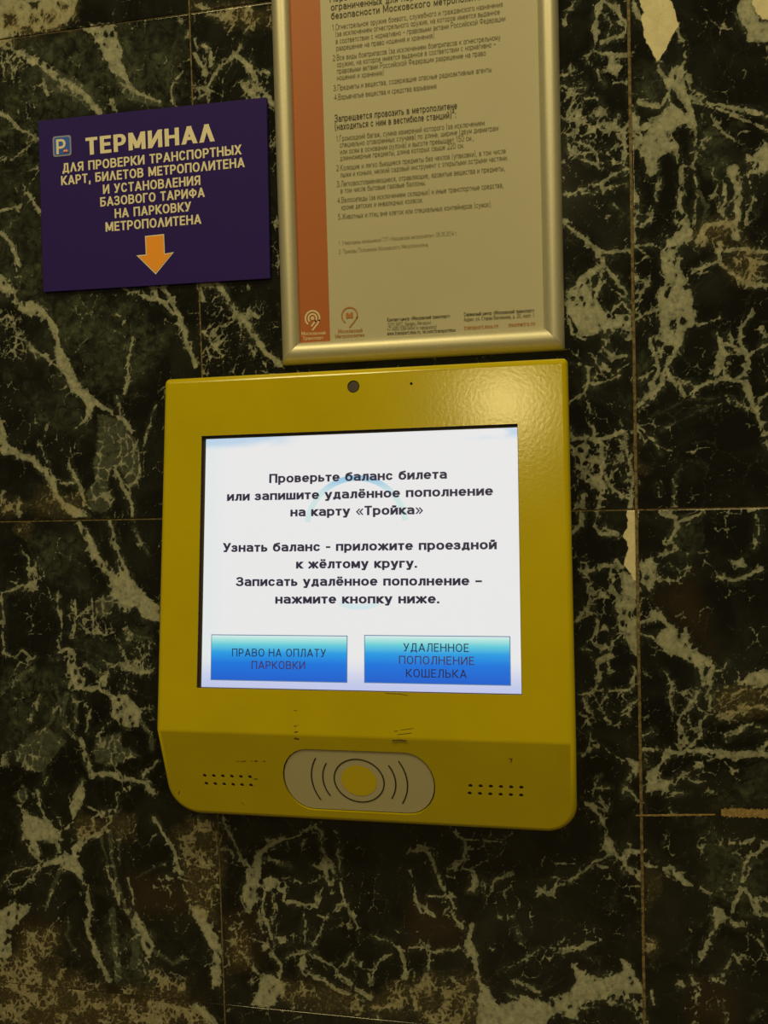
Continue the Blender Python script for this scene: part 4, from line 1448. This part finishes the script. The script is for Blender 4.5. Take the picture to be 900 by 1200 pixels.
# ------------------------------------------------------------------ yellow ticket terminal
TX0, TX1 = -.0300, .4290
ZT, ZM, ZB = 1.6640, 1.2676, 1.1607
YT, YM, YB = -.0415, -.0958, -.0625
M_YEL = mat('yellow_paint', (.62, .43, .004), .17, spec=.45)
nt, N, K, B = nodes_of(M_YEL)
yn = noise_node(nt, 260, 3, .5)
yd = noise_node(nt, 7, 4, .6)
bump(nt, yn.outputs['Fac'], .0003, .26)
K.new(mixc(nt, ramp(nt, yd.outputs['Fac'], .3, .7), (.49, .395, .0008), (.56, .455, .0008)), B.inputs['Base Color'])
M_BLK = mat('black_plastic', (.040, .028, .028), .5)
M_BEZ = mat('dark_bezel', (.045, .03, .035), .5)
M_HOLE = mat('dark_hole', (.012, .008, .006), .7)
M_READ = mat('grey_reader_plate', (.52, .48, .36), .4)
M_YDOT = mat('yellow_spot', (.66, .52, .012), .45)
M_BINK = mat('black_line_print', (.012, .01, .016), .5)
UPN = Vector((0, -(ZT - ZM), (YT - YM))).normalized()      # outward normal of the upper face: faces the viewer and up
UPN = Vector((0, -(ZT - ZM), 0)) + Vector((0, 0, (YT - YM)))
UPN.normalize()
if UPN.y > 0: UPN = -UPN
LON = Vector((0, -(ZM - ZB), -(YB - YM))).normalized()
PU, PL = Vector((0, YM, ZM)), Vector((0, YM, ZM))
def on_up(u, v): return ray_plane(u, v, PU, UPN)
def on_low(u, v): return ray_plane(u, v, PL, LON)
terminal = empty('ticket_terminal', ((TX0 + TX1) / 2, 0, ZB), 'yellow wall-mounted ticket terminal with lit touchscreen and round card reader', 'terminal')

def y_front(z):
    if z >= ZM: return YM + (z - ZM) / (ZT - ZM) * (YT - YM)
    return YM + (z - ZM) / (ZB - ZM) * (YB - YM)
def outline():
    P = []
    def cor(cx, cz, rx, rz, a0, a1, n):
        for i in range(n + 1):
            a = math.radians(a0 + (a1 - a0) * i / n)
            P.append((cx + rx * math.cos(a), cz + rz * math.sin(a)))
    rb, rt_ = .036, .006
    cor(TX0 + rb, ZB + rb, rb, rb, 180, 270, 12)
    cor(TX1 - rb * .9, ZB + rb * .9, rb * .9, rb * .9, 270, 360, 12)
    P.append((TX1, ZM))
    cor(TX1 - rt_, ZT - rt_, rt_, rt_, 0, 90, 5)
    cor(TX0 + rt_, ZT - rt_, rt_, rt_, 90, 180, 5)
    P.append((TX0, ZM))
    return P
OUT = outline()
bmt = bmesh.new()
fv = [bmt.verts.new((x, y_front(z), z)) for x, z in OUT]
bv = [bmt.verts.new((x, -.001, z)) for x, z in OUT]
n = len(OUT)
iR = next(i for i, p in enumerate(OUT) if p == (TX1, ZM)); iL = n - 1
low = bmt.faces.new([fv[i] for i in [iL] + list(range(0, iR + 1))])
upf = bmt.faces.new([fv[i] for i in range(iR, n)])
bmt.faces.new(bv[::-1])
for i in range(n):
    j = (i + 1) % n
    bmt.faces.new((fv[i], fv[j], bv[j], bv[i]))
bmesh.ops.recalc_face_normals(bmt, faces=bmt.faces)
rim_e = [e for e in bmt.edges if e.verts[0] in fv and e.verts[1] in fv and not (low in e.link_faces and upf in e.link_faces)]
bmesh.ops.bevel(bmt, geom=rim_e, offset=.0068, segments=4, profile=.5, affect='EDGES')
ce = [e for e in bmt.edges if all(abs(v.co.z - ZM) < .004 and abs(v.co.y - YM) < .004 for v in e.verts) and abs(e.verts[0].co.x - e.verts[1].co.x) > .3]
if ce: bmesh.ops.bevel(bmt, geom=ce, offset=.002, segments=3, profile=.5, affect='EDGES')
me = bpy.data.meshes.new('housing'); bmt.to_mesh(me); bmt.free()
me.materials.append(M_YEL)
housing = bpy.data.objects.new('housing', me); COL.objects.link(housing)

# pockets cut into the shell
def prism(bm_, pts3, nrm, out_, in_):
    a = [bm_.verts.new(p + nrm * out_) for p in pts3]; b = [bm_.verts.new(p - nrm * in_) for p in pts3]
    m_ = len(pts3)
    bm_.faces.new(a); bm_.faces.new(b[::-1])
    for i in range(m_):
        bm_.faces.new((a[i], b[i], b[(i + 1) % m_], a[(i + 1) % m_]))
cut = bmesh.new()
# screen opening as a true rectangle on the sloping face
sc4 = [on_up(u, v) for u, v in ((236.5, 510.5), (605, 497), (613.5, 814), (229.8, 806.5))]
SX0 = (sc4[0].x + sc4[3].x) / 2; SX1 = (sc4[1].x + sc4[2].x) / 2
SZ1 = (sc4[0].z + sc4[1].z) / 2; SZ0 = (sc4[2].z + sc4[3].z) / 2
def up_pt(x, z, d=0.0): return Vector((x, y_front(z), z)) + UPN * d
OPEN = [up_pt(SX0, SZ0), up_pt(SX1, SZ0), up_pt(SX1, SZ1), up_pt(SX0, SZ1)]
SD = .0050
prism(cut, OPEN, UPN, .02, SD + .0015)
def ring_pts(c, nrm, r, n_=20, r2=None):
    a = Vector((1, 0, 0)); b = nrm.cross(a).normalized()
    if b.z < 0: b = -b
    return [c + a * r * math.cos(t) + b * (r2 or r) * math.sin(t) for t in [2 * math.pi * i / n_ for i in range(n_)]]
camc = on_up(414, 453); micc = on_up(482, 449.5)
prism(cut, ring_pts(camc, UPN, .0070, 24), UPN, .01, .003)
prism(cut, ring_pts(micc, UPN, .0016, 12), UPN, .01, .003)
# reader pocket: stadium
rc4 = [on_low(331, 907), on_low(510, 920.6), on_low(415, 879.8), on_low(425, 952)]
RX0, RX1 = rc4[0].x, rc4[1].x
lz = Vector((0, YM - YB, ZM - ZB)).normalized()        # up along the lower face
lz = Vector((0, (YM - YB), (ZM - ZB))).normalized()
def low_pt(x, s, d=0.0): return PL + Vector((x, 0, 0)) + lz * s + LON * d
sT = (rc4[2] - PL).dot(lz); sB = (rc4[3] - PL).dot(lz)
def stadium(inset=0.0, ex_=.78):
    r = (sT - sB) / 2 - inset; cs_ = (sT + sB) / 2
    rx = r * ex_
    P = []
    for i in range(15):
        a = math.radians(90 + 180 * i / 14); P.append((RX0 + inset + rx + rx * math.cos(a), cs_ + r * math.sin(a)))
    for i in range(15):
        a = math.radians(-90 + 180 * i / 14); P.append((RX1 - inset - rx + rx * math.cos(a), cs_ + r * math.sin(a)))
    return P
prism(cut, [low_pt(x, s) for x, s in stadium()], LON, .01, .0032)
HOLES = []
for (a, b, c_, d_) in (((239.9, 908.8), (292.9, 910.5), (241.8, 918.1), (294.1, 920.2)), ((551.3, 920.8), (611, 922.8), (550.4, 929.6), (610.8, 932.0))):
    for (p, q) in ((a, b), (c_, d_)):
        for i in range(6):
            HOLES.append(on_low(p[0] + (q[0] - p[0]) * i / 5, p[1] + (q[1] - p[1]) * i / 5))
for h in HOLES: prism(cut, ring_pts(h, LON, .0023, 10), LON, .01, .0025)
bmesh.ops.recalc_face_normals(cut, faces=cut.faces)
mc = bpy.data.meshes.new('cutter'); cut.to_mesh(mc); cut.free()
cutter = bpy.data.objects.new('cutter', mc); COL.objects.link(cutter)
md = housing.modifiers.new('cut', 'BOOLEAN'); md.object = cutter; md.solver = 'EXACT'; md.operation = 'DIFFERENCE'
dg = bpy.context.evaluated_depsgraph_get()
newme = bpy.data.meshes.new_from_object(housing.evaluated_get(dg))
housing.modifiers.clear(); housing.data = newme
bpy.data.objects.remove(cutter)
newme.polygons.foreach_set('use_smooth', [True] * len(newme.polygons))
newme.set_sharp_from_angle(angle=math.radians(38))
wn = housing.modifiers.new('weighted', 'WEIGHTED_NORMAL'); wn.keep_sharp = True
housing.name = 'housing'
adopt(housing, terminal)
hp = housing
def disc(name, c, nrm, r, lift, material, parent, n_=20, r2=None):
    return flat_poly(name, ring_pts(c, nrm, r, n_, r2), nrm, lift, material, parent)
def lens_obj(name, c, nrm, r, depth, hgt, material, parent):
    bm_ = bmesh.new()
    rings = []
    for rr, hh in ((r, 0), (r, hgt * .6), (r * .93, hgt * .8), (r * .4, hgt * .85)):
        rings.append([bm_.verts.new(p + nrm * (hh - depth)) for p in ring_pts(c, nrm, rr, 20)])
    for a, b in zip(rings, rings[1:]):
        for i in range(20): bm_.faces.new((a[i], a[(i + 1) % 20], b[(i + 1) % 20], b[i]))
    bm_.faces.new(rings[-1]); bm_.faces.new(rings[0][::-1])
    return adopt(bm_obj(name, bm_, material, None, math.radians(40)), parent)
lens_obj('camera_lens', camc, UPN, .0064, .0029, .0022, M_BLK, terminal)
for nm, c in (('microphone_hole', micc),): disc(nm, c, UPN, .0015, -.0022, M_HOLE, hp, 12)
h0 = None
for h in HOLES:
    if h0 is None:
        h0 = disc('speaker_hole', h, LON, .0022, -.0006, M_HOLE, hp, 10); base_h = h.copy()
    else:
        hc = h0.copy(); COL.objects.link(hc); hc.location = h0.location + (h - base_h)

# screen
M_SCR = mat('lit_screen', (.02, .02, .02), .5, spec=.15, emit=(1, 1, 1), estr=.82)
nt, N, K, B = nodes_of(M_SCR)
tc = N.new('ShaderNodeTexCoord')
sep = N.new('ShaderNodeSeparateXYZ'); K.new(tc.outputs['Generated'], sep.inputs[0])
gx, gz = sep.outputs['X'], sep.outputs['Z']
cn = noise_node(nt, 3.2, 3, .5, .4, tc.outputs['Generated'])
edge_l = smooth(nt, gx, .10, .0); edge_b = smooth(nt, gz, .135, .0); 
edge_t = smooth(nt, gz, .95, .985)
corner = math_node(nt, 'MULTIPLY', edge_t, math_node(nt, 'MULTIPLY', smooth(nt, cn.outputs['Fac'], .38, .5), math_node(nt, 'ADD', smooth(nt, gx, .34, .2), smooth(nt, gx, .76, .86)), clamp=True))
warm = (.975, .972, .975)
c = mixc(nt, math_node(nt, 'MULTIPLY', edge_l, .35), warm, (.80, .97, .97))
c = mixc(nt, math_node(nt, 'MULTIPLY', edge_b, .62), c, (.42, .50, 1.0))
c = mixc(nt, math_node(nt, 'MULTIPLY', corner, .55), c, (.30, .62, .98))
K.new(c, B.inputs['Emission Color'])
bmw = bmesh.new()
ins = .0006
sv = [up_pt(SX0 + .0036, SZ0 + .0005), up_pt(SX1 - .0006, SZ0 + .0005), up_pt(SX1 - .0006, SZ1 - .0030), up_pt(SX0 + .0036, SZ1 - .0030)]
prism(bmw, sv, UPN, -SD, SD + .0010)
screen = adopt(bm_obj('screen', bmw, M_SCR), terminal)
bmw = bmesh.new()
w_in = [sv[i] for i in range(4)]
o4 = [up_pt(SX0 + .0001, SZ0 + .0001), up_pt(SX1 - .0001, SZ0 + .0001), up_pt(SX1 - .0001, SZ1 - .0001), up_pt(SX0 + .0001, SZ1 - .0001)]
for d in (0,):
    a = [bmw.verts.new(p - UPN * (SD - .0003)) for p in o4]; b = [bmw.verts.new(p - UPN * (SD - .0003)) for p in w_in]
    a2 = [bmw.verts.new(p - UPN * .0012) for p in o4]
    for i in range(4):
        j = (i + 1) % 4
        bmw.faces.new((a[i], a[j], b[j], b[i])); bmw.faces.new((a2[i], a2[j], a[j], a[i]))
adopt(bm_obj('bezel', bmw, M_BEZ), terminal)
SP = PU - UPN * SD
def on_scr(u, v): return ray_plane(u, v, SP, UPN)
def emis(name, col, s=1.0): return mat(name, (.01, .01, .01), .4, emit=col, estr=s)
M_STXT = emis('screen_text', (.020, .016, .045))
M_BTXT = emis('button_text', (.045, .018, .08))
M_BTXT2 = emis('button_text_dark', (.012, .012, .055))
M_CYAN = emis('cyan_ring', (.46, .80, .82), .95)
# pale ring behind the words, fading downwards
rc = on_scr(417, 619)
def ring_band(name, c, r, w, a0, a1, col_t, col_b, n_=28):
    V, Fc = [], []
    ex_ = Vector((1, 0, 0)); ez_ = UPN.cross(ex_).normalized()
    if ez_.z < 0: ez_ = -ez_
    for i in range(n_ + 1):
        a = math.radians(a0 + (a1 - a0) * i / n_)
        for rr in (r - w / 2, r + w / 2):
            V.append(c + ex_ * rr * math.cos(a) + ez_ * rr * math.sin(a) + UPN * .0002)
    for i in range(n_): Fc.append((2 * i, 2 * i + 1, 2 * i + 3, 2 * i + 2))
    m_ = emis(name + '_light', (1, 1, 1), .82)
    nt, N, K, B = nodes_of(m_)
    tc = N.new('ShaderNodeTexCoord'); sp = N.new('ShaderNodeSeparateXYZ'); K.new(tc.outputs['Generated'], sp.inputs[0])
    K.new(mixc(nt, smooth(nt, sp.outputs['Z'], *col_b[1]), col_b[0], col_t), B.inputs['Emission Color'])
    o = mesh_obj(name, V, Fc, m_)
    if o.data.polygons[0].normal.dot(UPN) < 0: o.data.flip_normals()
    return adopt(o, screen)
ring_band('ring_graphic', rc, .0555, .0065, 8, 172, (.36, .66, .92), ((.74, .93, .92), (.55, 1.0)))
ring_band('ring_graphic', on_scr(421, 655), .052, .006, 245, 295, (.86, .96, .97), ((.74, .94, .97), (.0, .9)))
def scline(s, a, b, cap, m=M_STXT, t=.19, gap=.075, xh=.75):
    cap = 11.2
    text_line('screen_text', s, on_scr(*a), on_scr(*b), UPN, cap / 1085, m, screen, t=t, gap=gap, xh=xh, lift=.0005)
scline('Проверьте баланс билета', (315.6, 566.2), (523.8, 561), 9.8)
scline('или запишите удалённое пополнение', (266.2, 587.2), (577.8, 580.6), 9.8)
scline('на карту «Тройка»', (340.4, 605.4), (496.2, 602.6), 9.8)
scline('Узнать баланс - приложите проездной', (261.6, 647.1), (582.2, 643.7), 9.8)
scline('к жёлтому кругу.', (347.1, 666.4), (488.9, 665.4), 9.8)
scline('Записать удалённое пополнение –', (277.3, 687), (564.9, 686), 9.8)
scline('нажмите кнопку ниже.', (322.7, 707.5), (515.1, 707.1), 9.8)
def button(q):
    pts = [on_scr(*p) for p in q]
    x0 = (pts[0].x + pts[3].x) / 2; x1 = (pts[1].x + pts[2].x) / 2; z1 = (pts[0].z + pts[1].z) / 2; z0 = (pts[2].z + pts[3].z) / 2
    def sp_(x, z): return Vector((x, SP.y + (z - SP.z) * (YT - YM) / (ZT - ZM), z))
    rim = [sp_(x0, z0), sp_(x1, z0), sp_(x1, z1), sp_(x0, z1)]
    flat_poly('button_outline', rim, UPN, .0003, emis('button_rim', (.10, .20, .34)), screen)
    i_ = .0009
    inn = [sp_(x0 + i_, z0 + i_), sp_(x1 - i_, z0 + i_), sp_(x1 - i_, z1 - i_), sp_(x0 + i_, z1 - i_)]
    m_ = emis('blue_button', (1, 1, 1), .85)
    nt, N, K, B = nodes_of(m_)
    tc = N.new('ShaderNodeTexCoord'); sp = N.new('ShaderNodeSeparateXYZ'); K.new(tc.outputs['Generated'], sp.inputs[0])
    r = N.new('ShaderNodeValToRGB'); K.new(sp.outputs['Z'], r.inputs[0])
    el = r.color_ramp.elements
    el[0].position = 0; el[0].color = (.010, .13, .70, 1)
    el[1].position = 1; el[1].color = (.80, .95, .95, 1)
    for p_, c_ in ((.38, (.006, .20, .82)), (.62, (.02, .38, .88)), (.80, (.15, .70, .80)), (.93, (.50, .90, .85))):
        e = el.new(p_); e.color = (*c_, 1)
    K.new(r.outputs[0], B.inputs['Emission Color'])
    flat_poly('touch_button', inn, UPN, .0006, m_, screen)
button(((247.8, 743.8), (407.3, 744.4), (407.3, 799.6), (246.7, 797.6)))
button(((426.8, 744.1), (597.9, 745.5), (599, 803.6), (426.8, 800.4)))
def bline(s, a, b, m):
    text_line('button_text', s, on_scr(*a), on_scr(*b), UPN, 9.4 / 1085, m, screen, t=.12, gap=.17, lift=.0009)
bline('ПРАВО НА ОПЛАТУ', (272.2, 769.2), (382.2, 769.9), M_BTXT2)
bline('ПАРКОВКИ', (295.1, 783.8), (357.8, 784.3), M_BTXT)
bline('УДАЛЕННОЕ', (473, 763.2), (549.5, 764.1), M_BTXT2)
bline('ПОПОЛНЕНИЕ', (467.8, 778.0), (555.8, 779.3), M_BTXT)
bline('КОШЕЛЬКА', (476, 793.4), (547, 794.6), M_BTXT2)

# reader plate
bmw = bmesh.new()
prism(bmw, [low_pt(x, s) for x, s in stadium(.0014)], LON, -.0012, .0030)
reader = adopt(bm_obj('reader_plate', bmw, M_READ), terminal)
bmw = bmesh.new()
so, si = stadium(.0001), stadium(.0014)
a = [bmw.verts.new(low_pt(x, s, -.0028)) for x, s in so]; b = [bmw.verts.new(low_pt(x, s, -.0028)) for x, s in si]
for i in range(len(so)):
    j = (i + 1) % len(so); bmw.faces.new((a[i], a[j], b[j], b[i]))
adopt(bm_obj('reader_gap_shade', bmw, M_HOLE), terminal)  # dark ring paints the shade in the gap round the reader plate
RP = PL - LON * .0012
rcen = ray_plane(420.8, 914.8, RP, LON)
disc('reader_spot', rcen, LON, .0197, .0003, M_YDOT, reader, 40)
flat_strokes('ring_line', [(True, circ(.0277, 0, 352.5, 47))], LON, rcen, EX, lz, .0014, M_BINK, reader, .0004)
for r, a in ((.0405, 31), (.0533, 30)):
    for s in (0, 180):
        flat_strokes('wave_line', [(False, circ(r, s - a, s + a, 18))], LON, rcen, EX, lz, .0014, M_BINK, reader, .0004)

# scuffs and scratches
M_SCUFF = mat('dark_scuff', (.05, .036, .008), .7)
def scuff(pts, w, fn_=on_up, nrm=UPN, parent=housing):
    P = [fn_(*p) for p in pts]
    V, Fc = [], []
    o_ = P[0]; e2_ = nrm.cross(EX).normalized()
    stroke_quads([((p - o_).dot(EX), (p - o_).dot(e2_)) for p in P], w, False, V, Fc)
    o = mesh_obj('scuff', [o_ + EX * v.x + e2_ * v.y + nrm * .0002 for v in V], Fc, M_SCUFF)
    if o.data.polygons[0].normal.dot(nrm) < 0: o.data.flip_normals()
    adopt(o, parent)
for pts, w in [([(460, 868), (470, 867.2), (476, 868.2)], .0012), ([(466, 861), (482, 859)], .0006), ([(470, 855.5), (484, 853.5)], .0005), ([(462, 857), (466, 856.5)], .0006),
               ([(345.5, 858), (348.5, 857.6)], .0012), ([(345, 851), (346.4, 851)], .0010), ([(348, 850), (349, 850)], .0006), ([(452, 812.5), (468, 813.2), (478, 815)], .0005), ([(344, 832), (348, 833)], .0005)]:
    scuff(pts, w)
for pts, w in [([(345.5, 865.2), (349.5, 866)], .0016), ([(277, 892), (281, 892)], .0005), ([(283, 892.4), (288, 891.6)], .0008), ([(294, 891.6), (296, 891.6)], .0006), ([(299, 891.8), (301, 891.8)], .0014), ([(309, 892), (310.5, 892)], .0010),
               ([(298, 912.8), (301.5, 912.8)], .0010), ([(597, 889), (600, 889.4), (598.5, 893)], .0009), ([(209, 931), (210.5, 926.5)], .0006), ([(283, 940), (286, 943)], .0004)]:
    scuff(pts, w, on_low, LON)
